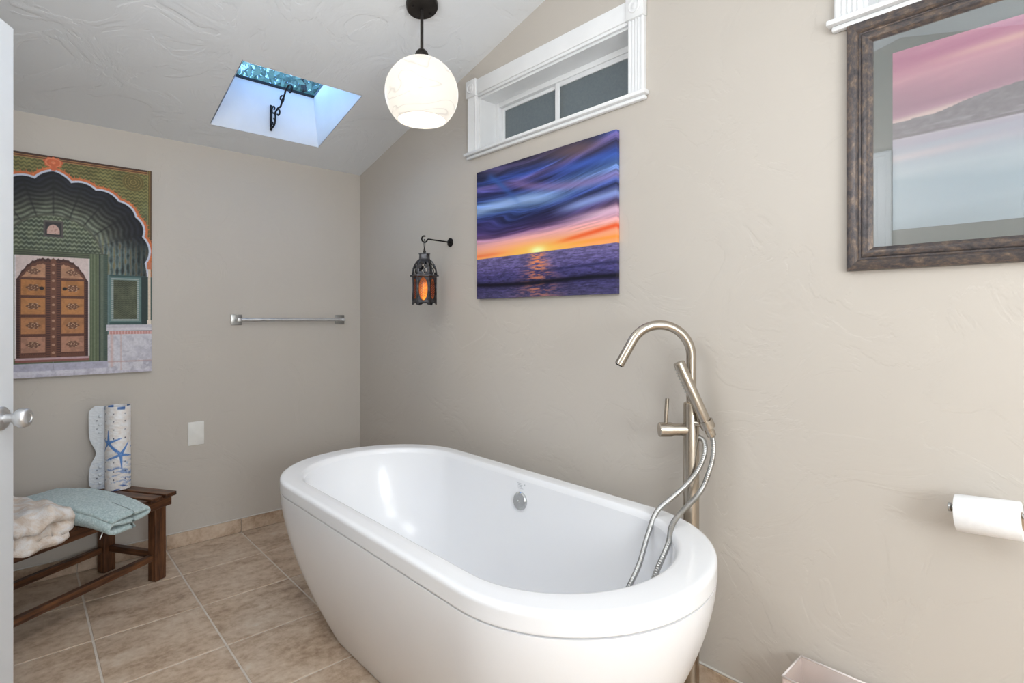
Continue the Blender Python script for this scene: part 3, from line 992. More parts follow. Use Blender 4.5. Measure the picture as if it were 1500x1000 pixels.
def palace(u, v):
    s = u * AW - CX; z = AZ + v * AH       # s: + to the right
    a = np.abs(s)
    n1 = fbm(s * 40 + 60, z * 40, 4); n2 = fbm(s * 160 + 9, z * 160, 3)
    # spandrel field: olive-green zigzag
    zig = np.abs(((s * 55) % 1) - .5) * .016
    wave = np.sin((z + zig) * 2 * PI / .0165)
    c = ramp(n1, [(.2, (92, 86, 48)), (.5, (116, 110, 62)), (.8, (132, 128, 76))])
    c = blend(c, (150, 142, 92), .5 * sm(.3, .9, wave)); c = blend(c, (66, 78, 50), .6 * sm(.2, .9, -wave))
    c = blend(c, (92, 120, 84), .5 * sm(.30, .37, a) * sm(1.82, 1.70, z))
    # rosettes in the corners
    for sg in (-1, 1):
        rr_ = np.hypot(s - sg * .302, z - 1.866)
        c = blend(c, (104, 94, 54), sm(.046, .043, rr_)); c = blend(c, (160, 140, 82), .75 * sm(.3, .9, np.cos(rr_ * 2 * PI / .011)) * sm(.045, .042, rr_))
        c = blend(c, (70, 74, 46), .5 * sm(.5, .9, np.cos(np.arctan2(z - 1.866, s - sg * .302) * 12)) * sm(.036, .03, rr_) * sm(.012, .018, rr_))
    # outer border lines
    top = AZ + AH
    for d0, d1, col in ((0, .010, (74, 52, 44)), (.010, .0125, (196, 140, 84)), (.0125, .019, (110, 70, 48)), (.019, .0215, (176, 130, 84))):
        c = blend(c, col, sm(d0 - .0005, d0 + .0005, top - z) * sm(d1 + .0005, d1 - .0005, top - z))
    for d0, d1, col in ((0, .006, (88, 66, 50)), (.006, .009, (170, 132, 70)), (.009, .014, (104, 88, 52)), (.017, .0185, (168, 166, 104))):
        e_ = .378 - a
        c = blend(c, col, sm(d0 - .0005, d0 + .0005, e_) * sm(d1 + .0005, d1 - .0005, e_) * sm(1.50, 1.53, z))
    # arch
    ar = arch_r(s, z)
    spike = np.abs(((np.arctan2(z - 1.45, s) * 22) % 1) - .5) * 2
    edge_w = .020 + .010 * sm(.75, 1, 1 - spike)
    c = blend(c, (206, 112, 66), sm(edge_w + .001, edge_w - .001, ar) * sm(1.30, 1.46, z))
    c = blend(c, (226, 142, 92), .6 * sm(.55, .75, n2) * sm(.019, .017, ar) * sm(1.3, 1.46, z))
    c = blend(c, (196, 202, 220), sm(.010, .008, ar) * sm(1.30, 1.42, z))
    # orange crest at the crown
    rr_ = np.hypot((s) / .033, (z - 1.905) / .024)
    c = blend(c, (206, 104, 66), sm(0, -.06, rr_ - (1.05 + .09 * np.sin(np.arctan2(z - 1.905, s) * 9)))); c = blend(c, (232, 150, 110), .6 * sm(.3, .9, np.sin(rr_ * 10)) * sm(1, .9, rr_))
    c = blend(c, (206, 104, 66), rect(s, z, -.008, .008, 1.868, 1.89))
    # fluted vault inside
    ins = sm(.001, -.001, ar)
    ia, ib = .17, .215                                   # inner niche arch
    rin = np.where(z > 1.46, np.hypot(s / .180, (z - 1.46) / .203), a / .186)
    depth = np.clip((rin - 1) / np.maximum(1e-3, (rin - 1) - ar * 5.2), 0, 1)     # 0 at niche, 1 at arch edge
    th = np.arctan2(z - 1.46, s)
    rib = np.sin(depth * 2 * PI * 9 + 1.2 * np.sin(th * 16))
    seg_ = np.abs(((th / PI * 11 + 5.5) % 1) - .5) * 2
    vault = ramp(depth, [(0, (104, 122, 98)), (.22, (84, 98, 76)), (.42, (58, 64, 54)), (.68, (32, 34, 36)), (1, (20, 22, 34))])
    vault = vault * (1 + .30 * rib + .5 * (n1 - .5))[..., None]
    vault = blend(vault, (24, 26, 26), .55 * sm(.82, 1.0, seg_) )
    side = sm(1.62, 1.50, z)
    strip = np.sin(a * 2 * PI / .022)
    vs_ = ramp(n1 * .6 + .2 + .2 * strip, [(.2, (44, 54, 52)), (.45, (92, 120, 118)), (.6, (130, 146, 134)), (.8, (128, 116, 84))])
    vs_ = vs_ * (.65 + .35 * sm(.345, .25, a))[..., None]
    vault = vault * (1 - .8 * side)[..., None] + vs_ * (.8 * side)[..., None]
    c = c * (1 - ins)[..., None] + vault * ins[..., None]
    # niche back wall: green zigzag
    zig = np.abs(((s * 60) % 1) - .5) * .016
    wave = np.sin((z + zig) * 2 * PI / .020)
    nb = ramp(n1, [(.2, (70, 98, 66)), (.8, (112, 134, 92))])
    nb = blend(nb, (160, 182, 150), .6 * sm(.45, .95, wave)); nb = blend(nb, (42, 66, 44), .65 * sm(.4, .95, -wave))
    c = c * (1 - sm(1.004, .996, rin) * ins)[..., None] + nb * (sm(1.004, .996, rin) * ins)[..., None]
    ringm = np.exp(-((rin - 1.02) / .025) ** 2) * sm(1.40, 1.46, z)
    c = blend(c, (74, 78, 62), .8 * ringm * ins)
    # relief tablet
    c = blend(c, (84, 78, 76), rect(s, z, -.034, .034, 1.566, 1.640)); c = blend(c, (52, 50, 52), rect(s, z, -.028, .028, 1.573, 1.632))
    rr_ = np.hypot(s / .022, (z - 1.588) / .034)
    c = blend(c, (206, 170, 158), sm(1.05, .98, rr_) * sm(1.578, 1.580, z)); c = blend(c, (150, 108, 100), .6 * sm(.55, .7, n2) * sm(1, .95, rr_) * sm(1.578, 1.580, z))
    # lower zone: lintel, pillars
    low = sm(1.503, 1.501, z) * sm(.203, .201, a)
    c = blend(c, (88, 112, 74), low)
    for zz in (1.500, 1.490, 1.482): c = blend(c, (52, 62, 46), np.exp(-((z - zz) / .0016) ** 2) * sm(.2, .19, a))
    jb = rect(a, z, .131, .167, .99, 1.50)
    c = blend(c, (86, 116, 72), jb); c = blend(c, (122, 150, 104), .7 * jb * sm(.2, .9, np.cos(a * 2 * PI / .0125)))
    pl = rect(a, z, .167, .199, .985, 1.50)
    c = blend(c, (70, 104, 74), pl); c = blend(c, (112, 140, 104), .7 * pl * np.exp(-((a - .178) / .006) ** 2)); c = blend(c, (34, 48, 44), .8 * pl * np.exp(-((a - .1675) / .003) ** 2))
    c = blend(c, (50, 84, 66), .6 * pl * rect(a, z, .188, .199, .98, 1.5) * sm(.0, .8, np.sin(z * 2 * PI / .009)))
    # side bay
    sb = rect(a, z, .199, .380, 1.12, 1.405) * sm(.353, .351, np.where(z > 1.40, a, 0))
    c = blend(c, (56, 84, 82), sb); c = blend(c, (122, 142, 144), .8 * sb * np.exp(-((a - .203) / .004) ** 2))
    c = blend(c, (96, 124, 122), rect(a, z, .207, .333, 1.176, 1.397)); c = blend(c, (150, 168, 158), rect(a, z, .214, .326, 1.182, 1.390)); c = blend(c, (86, 118, 110), .6 * rect(a, z, .214, .326, 1.182, 1.390) * sm(.3, .8, np.sin(z * 2 * PI / .010)))
    inn = rect(a, z, .223, .317, 1.192, 1.381)
    w2_ = np.sin((z + np.abs(((s * 70) % 1) - .5) * .01) * 2 * PI / .0095)
    pn = blend(ramp(n1, [(.2, (58, 72, 48)), (.8, (86, 100, 70))]), (118, 132, 100), .5 * sm(.3, .9, w2_))
    c = c * (1 - inn)[..., None] + pn * inn[..., None]
    c = blend(c, (40, 52, 50), .75 * rect(a, z, .336, .360, 1.15, 1.40))
    # slim white column at the edge
    c = blend(c, (214, 198, 178), rect(a, z, .3635, .3735, 1.15, 1.445)); c = blend(c, (198, 120, 88), rect(a, z, .358, .378, 1.440, 1.475))
    c = blend(c, (226, 214, 200), rect(a, z, .360, .377, 1.15, 1.185))
    # marble benches left and right
    c = blend(c, (206, 202, 208), rect(a, z, .195 + 0 * z, .38, 1.135, 1.164)); c = blend(c, (174, 172, 184), .5 * rect(a, z, .195, .38, 1.15, 1.164))
    c = blend(c, (196, 140, 136), rect(a, z, .205, .38, 1.116, 1.134)); c = blend(c, (226, 196, 192), .7 * rect(a, z, .205, .38, 1.118, 1.132) * sm(.2, .8, np.sin(a * 2 * PI / .012)))
    bd = rect(a, z, .200, .38, .942, 1.117)
    c = blend(c, (204, 202, 210), bd); c = blend(c, (178, 176, 188), .6 * bd * sm(.5, .7, n1)); c = blend(c, (196, 166, 164), .8 * bd * np.exp(-((a - .252) / .0018) ** 2)); c = blend(c, (206, 172, 168), .7 * bd * np.exp(-((a - .216) / .006) ** 2))
    c = blend(c, (188, 150, 148), .7 * bd * np.exp(-((z - .985) / .003) ** 2))
    # floor
    fz = sm(.993, .990, z) * sm(.203, .199, a)
    c = blend(c, (176, 174, 192), fz)
    c = blend(c, (206, 204, 214), sm(.960, .956, z) * sm(.235, .225, a)); c = blend(c, (198, 194, 206), sm(.944, .941, z))
    c = blend(c, (132, 128, 148), .7 * rect(s, z, -.002, .0005, .958, 1.0))
    c = blend(c, (150, 146, 164), .35 * sm(.52, .7, n1) * sm(.99, .98, z))
    c = blend(c, (138, 84, 78), rect(a, z, -.1, .130, .998, 1.018)); c = blend(c, (198, 172, 178), .8 * rect(a, z, -.1, .130, 1.008, 1.018))
    # door surround and cusped door
    c = blend(c, (214, 196, 192), rect(a, z, -.1, .131, 1.018, 1.476))
    c = blend(c, (226, 224, 224), rect(a, z, .127, .131, 1.018, 1.476))
    zt = 1.470 - .004 * (a > .05) - .095 * np.clip((a - .045) / .08, 0, 1) ** 2.0 - .006 * np.abs(np.sin(a * 2 * PI / .036))
    dm = sm(.126, .1245, a) * sm(.001, -.001, z - zt) * sm(1.017, 1.019, z)
    c = blend(c, (74, 44, 38), dm)
    c = blend(c, (112, 70, 54), .8 * dm * sm(.118, .114, a) * sm(.001, -.001, z - (zt - .012)))
    stud = np.sin(z * 2 * PI / .0105) * .5 + .5
    c = blend(c, (52, 30, 30), .7 * dm * sm(.4, .9, stud) * (sm(.112, .114, a) + sm(.026, .024, a) * sm(.010, .012, a)))
    ctr = dm * sm(.0105, .0095, a)
    c = blend(c, (116, 74, 56), ctr); c = blend(c, (176, 134, 108), ctr * sm(.0062, .005, np.hypot(s, ((z - 1.02) % .0365) - .018)))
    for k, (z0_, z1_) in enumerate(((1.380, 1.447), (1.299, 1.368), (1.213, 1.286), (1.125, 1.199), (1.040, 1.112))):
        pc = ((190, 140, 108), (184, 122, 68), (186, 126, 74), (180, 122, 78), (178, 128, 104))[k]
        pm = rect(a, z, .028, .110, z0_, z1_)
        if k == 0: pm = pm * sm(.001, -.001, z - (zt - .026))
        c = blend(c, (92, 54, 42), dm * rect(a, z, .024, .114, z0_ - .005, z1_ + .005) * (1 if k else 0) + 0 * a)
        c = blend(c, pc, pm); c = blend(c, tuple(q * .8 for q in pc), .5 * pm * sm(.5, .65, n1))
        zc = (z0_ + z1_) / 2 - (.006 if k == 0 else 0)
        rx, rz = (a - .069) / .026, (z - zc) / .017
        rr_ = np.hypot(rx, rz); tt_ = np.arctan2(rz, rx)
        orn = sm(1.05, .9, rr_ / (.72 + .28 * np.abs(np.cos(tt_ * 3))))
        c = blend(c, (92, 60, 46), .75 * pm * orn); c = blend(c, (214, 174, 140), .9 * pm * orn * sm(.2, .8, np.cos(rr_ * 11) * np.cos(tt_ * 4 + .5)))
        c = blend(c, (80, 48, 40), .8 * dm * rect(a, z, .024, .114, z0_ - .011, z0_ - .004) * sm(.1, .9, np.sin(a * 2 * PI / .008)))
    for sg in (-1, 1):
        c = blend(c, (30, 22, 22), sm(.0085, .007, np.hypot(s - sg * .040, z - 1.331)))
    # wear
    c = c * (.96 + .14 * n2)[..., None]
    g_ = c.mean(-1, keepdims=True)
    c = g_ + (c - g_) * .95
    ex = np.clip(c[..., 1] - np.maximum(c[..., 0], c[..., 2]), 0, None)
    c[..., 1] -= .5 * ex; c[..., 0] += .12 * ex; c[..., 2] += .12 * ex
    return np.clip(c, 0, 255)
pal = thing('canvas_print', 'tall canvas print of a carved wooden door under a green scalloped arch', 'canvas print', (0, AYR, AZ))
boxobj('stretcher_frame', (.001, -AW + .0008, .0004), (.0292, -.0008, AH - .0004), simple('canvas_edge_brown', rgb(92, 84, 66), rgb(70, 62, 50), 30, .7), pal)
print_mesh('printed_canvas', palace, (.0302, -AW, 0), (0, 1, 0), (0, 0, 1), (1, 0, 0), AW, AH, 430, 560, pal, wrap=.029)

# ------------------------------------------------------------------ framed seascape print
fx0, fx1, fz0, fz1 = 2.804, 3.690, 1.322, 1.972
fr = thing('framed_print', 'bronze framed print of a pink sky over a pale misty lake', 'framed picture', (fx0, 0, fz0))
FWd, FHt = fx1 - fx0, fz1 - fz0
mp_ = [(0, .002), (0, .018), (.002, .022), (.006, .0235), (.022, .0245), (.026, .021), (.029, .0155), (.033, .0155), (.036, .019), (.041, .0205), (.050, .019), (.056, .014), (.0595, .011), (.0595, .002)]
def rail(p0, p1, inward):
    """mitred moulding from corner p0 to p1, on the wall plane (x,z)"""
    p0, p1, w = Vector((p0[0], 0, p0[1])), Vector((p1[0], 0, p1[1])), Vector((inward[0], 0, inward[1]))
    t = (p1 - p0); L = t.length; t = t / L
    bm = bmesh.new(); rings = []
    # local: x along, y out of the wall (-y), z inward
    for e in (0, 1):
        rings.append([bm.verts.new(((q if e == 0 else L - q), -d, q)) for q, d in mp_])
    n = len(mp_)
    for k in range(n):
        bm.faces.new((rings[0][k], rings[0][(k + 1) % n], rings[1][(k + 1) % n], rings[1][k]))
    bm.faces.new(rings[0][::-1]); bm.faces.new(rings[1])
    o = obj('frame_rail', bm, 'frame', fr, auto=28)
    m = Matrix.Identity(4)
    m.col[0][:3] = t; m.col[2][:3] = w; m.col[1][:3] = w.cross(t); m.col[3][:3] = p0
    o.matrix_local = m
    return o
rail((0, 0), (FWd, 0), (0, 1))
rail((FWd, 0), (FWd, FHt), (-1, 0))
rail((FWd, FHt), (0, FHt), (0, -1))
rail((0, FHt), (0, 0), (1, 0))
boxobj('mat_board', (.057, -.0075, .057), (FWd - .057, -.003, FHt - .057), simple('grey_mat', rgb(112, 120, 121), rgb(108, 116, 118), 60, .8), fr)
def lake(u, v):
    hz = .49
    k = fbm(u * 2.2 + 4, v * 9 - u * 2.2, 4); k2 = fbm(u * 3 + 40, v * 16 - u * 2.0, 4)
    t = (v - hz) / (1 - hz)
    q = t - .10 * u
    c = ramp(q + (k - .5) * .35, [(.10, (226, 206, 212)), (.2, (196, 150, 172)), (.38, (178, 132, 156)), (.55, (196, 144, 166)), (.68, (220, 162, 180)), (.8, (212, 146, 172)), (.92, (196, 122, 158)), (1.05, (224, 158, 184))])
    c = blend(c, (184, 140, 160), .7 * np.exp(-((v - .76 - .2 * (u - .5)) / .09) ** 2) * sm(.15, .5, u))
    c = blend(c, (240, 190, 186), .8 * np.exp(-((v - .885 - .05 * u) / .02) ** 2) * np.exp(-((u - .34) / .2) ** 2))
    c = blend(c, (238, 214, 208), .9 * np.exp(-((v - (.60 + .14 * u)) / .02) ** 2))
    hill = .605 + .075 * sm(.06, .5, u) + .022 * np.sin(u * 9 - .6) * sm(.1, .25, u) - .05 * sm(.6, 1, u) + .008 * (fbm(u * 30, u * 0, 3) - .5)
    hill = hill - .0
    hc = ramp(fbm(u * 60, v * 70, 4), [(.25, (130, 124, 136)), (.8, (152, 147, 157))])
    c = np.where((v < hill)[..., None], hc, c)
    c = blend(c, (176, 170, 182), .6 * sm(.56, .70, fbm(u * 14, v * 90, 3)) * (v < .56))
    sh = .505 + .02 * u
    sea = ramp(v + (k2 - .5) * .12, [(0, (170, 186, 198)), (.12, (182, 198, 210)), (.25, (176, 194, 208)), (.33, (196, 208, 218)), (.40, (188, 198, 212)), (.46, (190, 184, 202)), (.52, (198, 190, 206))])
    sea = blend(sea, (222, 208, 214), .8 * np.exp(-((v - .40 - .06 * u) / .022) ** 2) * sm(.5, .0, u))
    c = np.where((v < sh)[..., None], sea, c)
    c = blend(c, (212, 204, 216), .8 * np.exp(-((v - sh) / .004) ** 2)); c = blend(c, (122, 112, 126), .7 * np.exp(-((v - sh - .012) / .005) ** 2))
    return c
lx0, lx1, lz0, lz1 = 2.905, 3.590, 1.420, 1.868
print_mesh('printed_sheet', lake, (lx0 - fx0, -.0082, lz0 - fz0), (1, 0, 0), (0, 0, 1), (0, -1, 0), lx1 - lx0, lz1 - lz0, 260, 180, fr)
boxobj('picture_glass', (.058, -.0112, .058), (FWd - .058, -.0095, FHt - .058), 'picture_glass', fr)

# ------------------------------------------------------------------ towel bar
tb = thing('towel_bar', 'chrome towel bar with square end plates on the end wall', 'towel bar', (0, 0, 1.186))
for yy_ in (-.745, -.142):
    pl_ = boxobj('mounting_plate', (.0005, yy_ - .029, -.029), (.010, yy_ + .029, .029), 'steel', tb, .002)
    boxobj('post', (.0102, yy_ - .009, -.009), (.066, yy_ + .009, .009), 'satin', tb, .002)
bm = bmesh.new(); tube(bm, [(.057, -.7355, 0), (.057, -.1515, 0)], .0100, 20)
obj('rail', bm, 'satin', tb, auto=50)

# blank wall plate
wp = thing('wall_plate', 'blank white rectangular outlet plate on the end wall', 'wall plate', (0, -.943, .583))
boxobj('cover', (.0005, -.038, -.062), (.006, .038, .062), 'plate', wp, .003)
for zz in (-.042, .042):
    bm = bmesh.new(); lathe(bm, [(.001, .0), (.003, .0), (.0028, .0012), (.001, .0014)], 12, axis_mtx((.0058, 0, zz), (1, 0, 0)))
    obj('screw', bm, 'plate', wp)

# ------------------------------------------------------------------ wall hook and lantern
hk = thing('wall_hook', 'black iron wall hook with a round plate', 'hook', (.995, 0, 1.584))
bm = bmesh.new(); lathe(bm, [(.001, .0005), (.023, .0005), (.023, .004), (.019, .006), (.001, .006)], 28, axis_mtx((0, 0, 0), (0, -1, 0)))
bp = obj('back_plate', bm, 'iron', hk, auto=40)
for zz in (-.015, .015):
    bm = bmesh.new(); lathe(bm, [(.004, .005), (.0035, .008), (.001, .0085)], 10, axis_mtx((0, 0, zz), (0, -1, 0)))
    obj('screw', bm, 'iron', bp)
pts = [(0, -.005, 0), (0, -.05, .002), (0, -.10, .003), (0, -.134, .004)]
c_y, c_z, r_ = -.158, .002, .0155
pts2 = [(0, -.142, -.002)] + [(0, c_y + r_ * math.cos(t), c_z + r_ * math.sin(t)) for t in [math.radians(-35 - 18 * k) for k in range(15)]]
bm = bmesh.new(); tube(bm, cr(pts + pts2, 6), .0038, 10)
obj('hook_arm', bm, 'iron', hk, smooth=True)

LX, LY = .995, -.158
lan = thing('hanging_lantern', 'moroccan style metal lantern with amber glass panels hanging from a hook', 'lantern', (LX, LY, 1.26), (0, 0, math.radians(-42 + 30 + 2)))
bm = bmesh.new()
R0 = .0095
tube(bm, [(R0 * .75 * math.cos(t), 0, .304 + .022 * math.sin(t)) for t in [2 * PI * k / 20 for k in range(21)]], .0016, 8, cap=False)
obj('hanging_ring', bm, 'iron', lan, smooth=True)
bm = bmesh.new(); lathe(bm, [(.001, .257), (.006, .257), (.0075, .264), (.005, .270), (.003, .283), (.001, .283)], 16)
obj('finial', bm, 'iron', lan, auto=40)
def hexring(r, z, off=0): return [(r * math.cos(PI / 3 * k + off), r * math.sin(PI / 3 * k + off), z) for k in range(6)]
def hexloft(bm, prof):
    R = [[bm.verts.new(q) for q in hexring(r, z)] for r, z in prof]
    for a, b in zip(R, R[1:]):
        for k in range(6): bm.faces.new((a[k], a[(k + 1) % 6], b[(k + 1) % 6], b[k]))
    bm.faces.new(R[0][::-1]); bm.faces.new(R[-1])
bm = bmesh.new(); hexloft(bm, [(.027, .225), (.0275, .228), (.026, .230), (.026, .250), (.0285, .252), (.0285, .256), (.010, .258)])
obj('cap', bm, 'pewter', lan)
# dome: six curved pierced panels
dome_prof = [(.060, .148), (.0595, .162), (.056, .180), (.049, .198), (.039, .213), (.028, .2245)]
for k in range(6):
    bm = bmesh.new()
    a0, a1 = PI / 3 * k, PI / 3 * (k + 1)
    nu = 6
    grid = []
    for r, z in dome_prof:
        row = []
        for i in range(nu + 1):
            t = i / nu
            row.append(bm.verts.new((r * (math.cos(a0) * (1 - t) + math.cos(a1) * t), r * (math.sin(a0) * (1 - t) + math.sin(a1) * t), z)))
        grid.append(row)
    holes_ = {(0, 3), (1, 1), (1, 4), (2, 2), (2, 3), (3, 1), (3, 4), (1, 2)}
    for i in range(len(grid) - 1):
        for j in range(nu):
            if (i, j) in holes_: continue
            bm.faces.new((grid[i][j], grid[i][j + 1], grid[i + 1][j + 1], grid[i + 1][j]))
    bmesh.ops.solidify(bm, geom=bm.faces[:], thickness=.0016)
    obj('dome_panel', bm, 'pewter', lan)
    bm = bmesh.new()
    tube(bm, [(r * 1.01 * math.cos(a0), r * 1.01 * math.sin(a0), z) for r, z in dome_prof], .0026, 8)
    obj('dome_rib', bm, 'pewter', lan, smooth=True)
bm = bmesh.new(); hexloft(bm, [(.059, .140), (.063, .1415), (.063, .148), (.059, .150)])
bnd = obj('band', bm, 'pewter', lan)
for k in range(6):
    bm = bmesh.new(); lathe(bm, [(.0005, -.005), (.0038, -.0035), (.005, 0), (.0038, .0035), (.0005, .005)], 10, Matrix.Translation((.0665 * math.cos(PI / 3 * k), .0665 * math.sin(PI / 3 * k), .145)))
    obj('bead', bm, 'pewter', bnd, smooth=True)
for k in range(6):
    a0 = PI / 3 * k
    bm = bmesh.new(); tube(bm, [(.0575 * math.cos(a0), .0575 * math.sin(a0), .004), (.0575 * math.cos(a0), .0575 * math.sin(a0), .140)], .0034, 8)
    obj('corner_post', bm, 'pewter', lan, smooth=True)
    # panel frame with an oval opening
    am = a0 + PI / 6
    apo = .0575 * math.cos(PI / 6)
    hw, hh = .0255, .0585
    front = (k == FRONT) if 'FRONT' in globals() else False
    ow, oh = (.0160, .050) if k % 2 == 0 else (.0215, .0555)
    bm = bmesh.new(); N = 32
    outer, inn = [], []
    for i in range(N):
        t = 2 * PI * i / N
        cx_, sn_ = math.cos(t), math.sin(t)
        m_ = max(abs(cx_), abs(sn_))
        outer.append(bm.verts.new((0, cx_ / m_ * hw, .079 + sn_ / m_ * hh)))
        inn.append(bm.verts.new((0, cx_ * ow, .079 + sn_ * oh)))
    for i in range(N):
        bm.faces.new((outer[i], outer[(i + 1) % N], inn[(i + 1) % N], inn[i]))
    bmesh.ops.solidify(bm, geom=bm.faces[:], thickness=.0018)
    if True:
        for (yy_, zz_) in [(0, q * .0115) for q in range(-3, 4)] + [(sg_ * .0085, q * .0115 + .0057) for q in range(-3, 3) for sg_ in (-1, 1)]:
            lathe(bm, [(.0044, 0), (.0056, 0), (.0056, .0012), (.0044, .0012)], 8, axis_mtx((.0005, yy_, .079 + zz_), (1, 0, 0)), cap=False)
    mt = Matrix.Rotation(am, 4, 'Z') @ Matrix.Translation((apo, 0, 0))
    bmesh.ops.transform(bm, matrix=mt, verts=bm.verts[:])
    pf = obj('panel_frame', bm, 'pewter', lan)
    bm = bmesh.new(); box(bm, (-.0042, -hw + .001, .022), (-.0030, hw - .001, .136)); bmesh.ops.transform(bm, matrix=mt, verts=bm.verts[:])
    obj('glass_panel', bm, 'amber', pf)
bm = bmesh.new()
hexloft(bm, [(.050, .0165), (.060, .0165), (.060, .0215), (.050, .0225)])
obj('bottom_plate', bm, 'pewter', lan)
for k in range(6):
    # bracketed foot skirt between two posts
    a0, a1 = PI / 3 * k, PI / 3 * (k + 1)
    p0, p1 = Vector((.0595 * math.cos(a0), .0595 * math.sin(a0), 0)), Vector((.0595 * math.cos(a1), .0595 * math.sin(a1), 0))
    bm = bmesh.new(); up, dn = [], []
    for t, z in ((0, 0), (.12, 0), (.2, .007), (.35, .0115), (.65, .0115), (.8, .007), (.88, 0), (1, 0)):
        q = p0.lerp(p1, t); up.append(bm.verts.new((q.x, q.y, .0165))); dn.append(bm.verts.new((q.x, q.y, z + .0)))
    for i in range(7): bm.faces.new((dn[i], dn[i + 1], up[i + 1], up[i]))
    bmesh.ops.solidify(bm, geom=bm.faces[:], thickness=.002)
    obj('foot_skirt', bm, 'pewter', lan)
bm = bmesh.new(); lathe(bm, [(.006, .023), (.010, .035), (.013, .06), (.012, .09), (.006, .11), (.001, .114)], 16)
obj('bulb', bm, 'flame', lan, smooth=True)

# ------------------------------------------------------------------ scroll bracket in the skylight shaft
bk = thing('plant_bracket', 'black wrought iron scroll bracket inside the skylight shaft', 'bracket', (SX0, -.635, 2.205))
bk.rotation_euler = (0, 0, math.radians(13)); bk.scale = (.86, 1, .88); bk.location.x += .005
boxobj('back_bar', (.001, -.0065, 0), (.007, .0065, .158), 'iron', bk, .0015)
def scroll(cx_, cz_, r0, r1, a0, a1, n=26):
    return [(cx_ + (r0 + (r1 - r0) * k / n) * math.cos(a0 + (a1 - a0) * k / n), 0, cz_ + (r0 + (r1 - r0) * k / n) * math.sin(a0 + (a1 - a0) * k / n)) for k in range(n + 1)]
bm = bmesh.new()
arm = cr([(.007, 0, .012), (.040, 0, .030), (.052, 0, .068), (.050, 0, .100), (.078, 0, .122), (.108, 0, .128), (.125, 0, .160), (.150, 0, .190), (.165, 0, .225)], 8)
tube(bm, arm, .0050, 8)
obj('arm', bm, 'iron', bk, smooth=True)
for c_ in (scroll(.205, .205, .036, .010, PI * .95, -PI * .9), scroll(.118, .172, .026, .007, -PI * .4, PI * 1.5), scroll(.034, .128, .027, .006, PI * 1.6, PI * -.3), scroll(.080, .092, .030, .007, PI, PI * -.9), scroll(.028, .048, .022, .006, PI * .4, -PI * 1.2)):
    bm = bmesh.new(); tube(bm, c_, .0046, 8)
    obj('scroll', bm, 'iron', bk, smooth=True)

# ------------------------------------------------------------------ slatted bench
BO = Vector((.383, -1.103, 0))
bang = math.atan2(-.848, .53)                 # local +x = along the bench, +y = to the front
bench = thing('bench', 'dark stained slatted wooden bench beside the end wall', 'bench', BO, (0, 0, bang))
BZ = .402
BL = .70
pitch = .0725
for k in range(10):
    u0 = k * pitch
    w_ = .057
    if u0 + w_ > BL + .06: break
    bm = bmesh.new(); box(bm, (-.215, -w_ / 2, -.009), (.215, w_ / 2, .009), .002, seg=1)
    o = obj('slat', bm, 'wood', bench, auto=30)
    o.location = (u0 + w_ / 2, -.215, BZ - .009); o.rotation_euler = (0, 0, PI / 2)
BEND = 9 * pitch + .057
def beam(name, lo, hi, lengthwise=True):
    """box oriented so that its local x follows the grain"""
    lo, hi = Vector(lo), Vector(hi); c = (lo + hi) / 2; h = (hi - lo) / 2
    ax = max(range(3), key=lambda q: h[q])
    bm = bmesh.new()
    if ax == 0: hh_ = (h.x, h.y, h.z); rot = (0, 0, 0)
    elif ax == 1: hh_ = (h.y, h.x, h.z); rot = (0, 0, PI / 2)
    else: hh_ = (h.z, h.y, h.x); rot = (0, -PI / 2, 0)
    box(bm, tuple(-q for q in hh_), hh_, .0025, seg=1)
    o = obj(name, bm, 'wood', bench, auto=30); o.location = c; o.rotation_euler = rot
    return o
zt = BZ - .0185
for ux in (.006, BEND - .061):
    for vy in (-.100, -.405):
        beam('leg', (ux, vy, .001), (ux + .055, vy + .045, zt - .0005))
beam('side_rail', (-.004, -.0545, zt - .048), (BEND + .004, -.033, zt))
beam('side_rail', (-.004, -.427, zt - .048), (BEND + .004, -.4055, zt))
beam('lower_stretcher', (.0615, -.092, .095), (BEND - .0615, -.066, .124))
beam('lower_stretcher', (.0615, -.397, .095), (BEND - .0615, -.371, .124))
beam('cross_stretcher', (.012, -.3595, .095), (.040, -.1005, .124))
beam('cross_stretcher', (BEND - .040, -.3595, .095), (BEND - .012, -.1005, .124))
for zz in (zt - .012, zt - .036):
    bm = bmesh.new(); lathe(bm, [(.004, 0), (.0035, .0015), (.001, .002)], 10, axis_mtx((.0062, -.078, zz), (-1, 0, 0)))
    obj('screw_head', bm, 'steel', bench)

def bw(u, v, z):     # bench-local to world
    c, s_ = math.cos(bang), math.sin(bang)
    return Vector((BO.x + u * c - v * s_, BO.y + u * s_ + v * c, z))

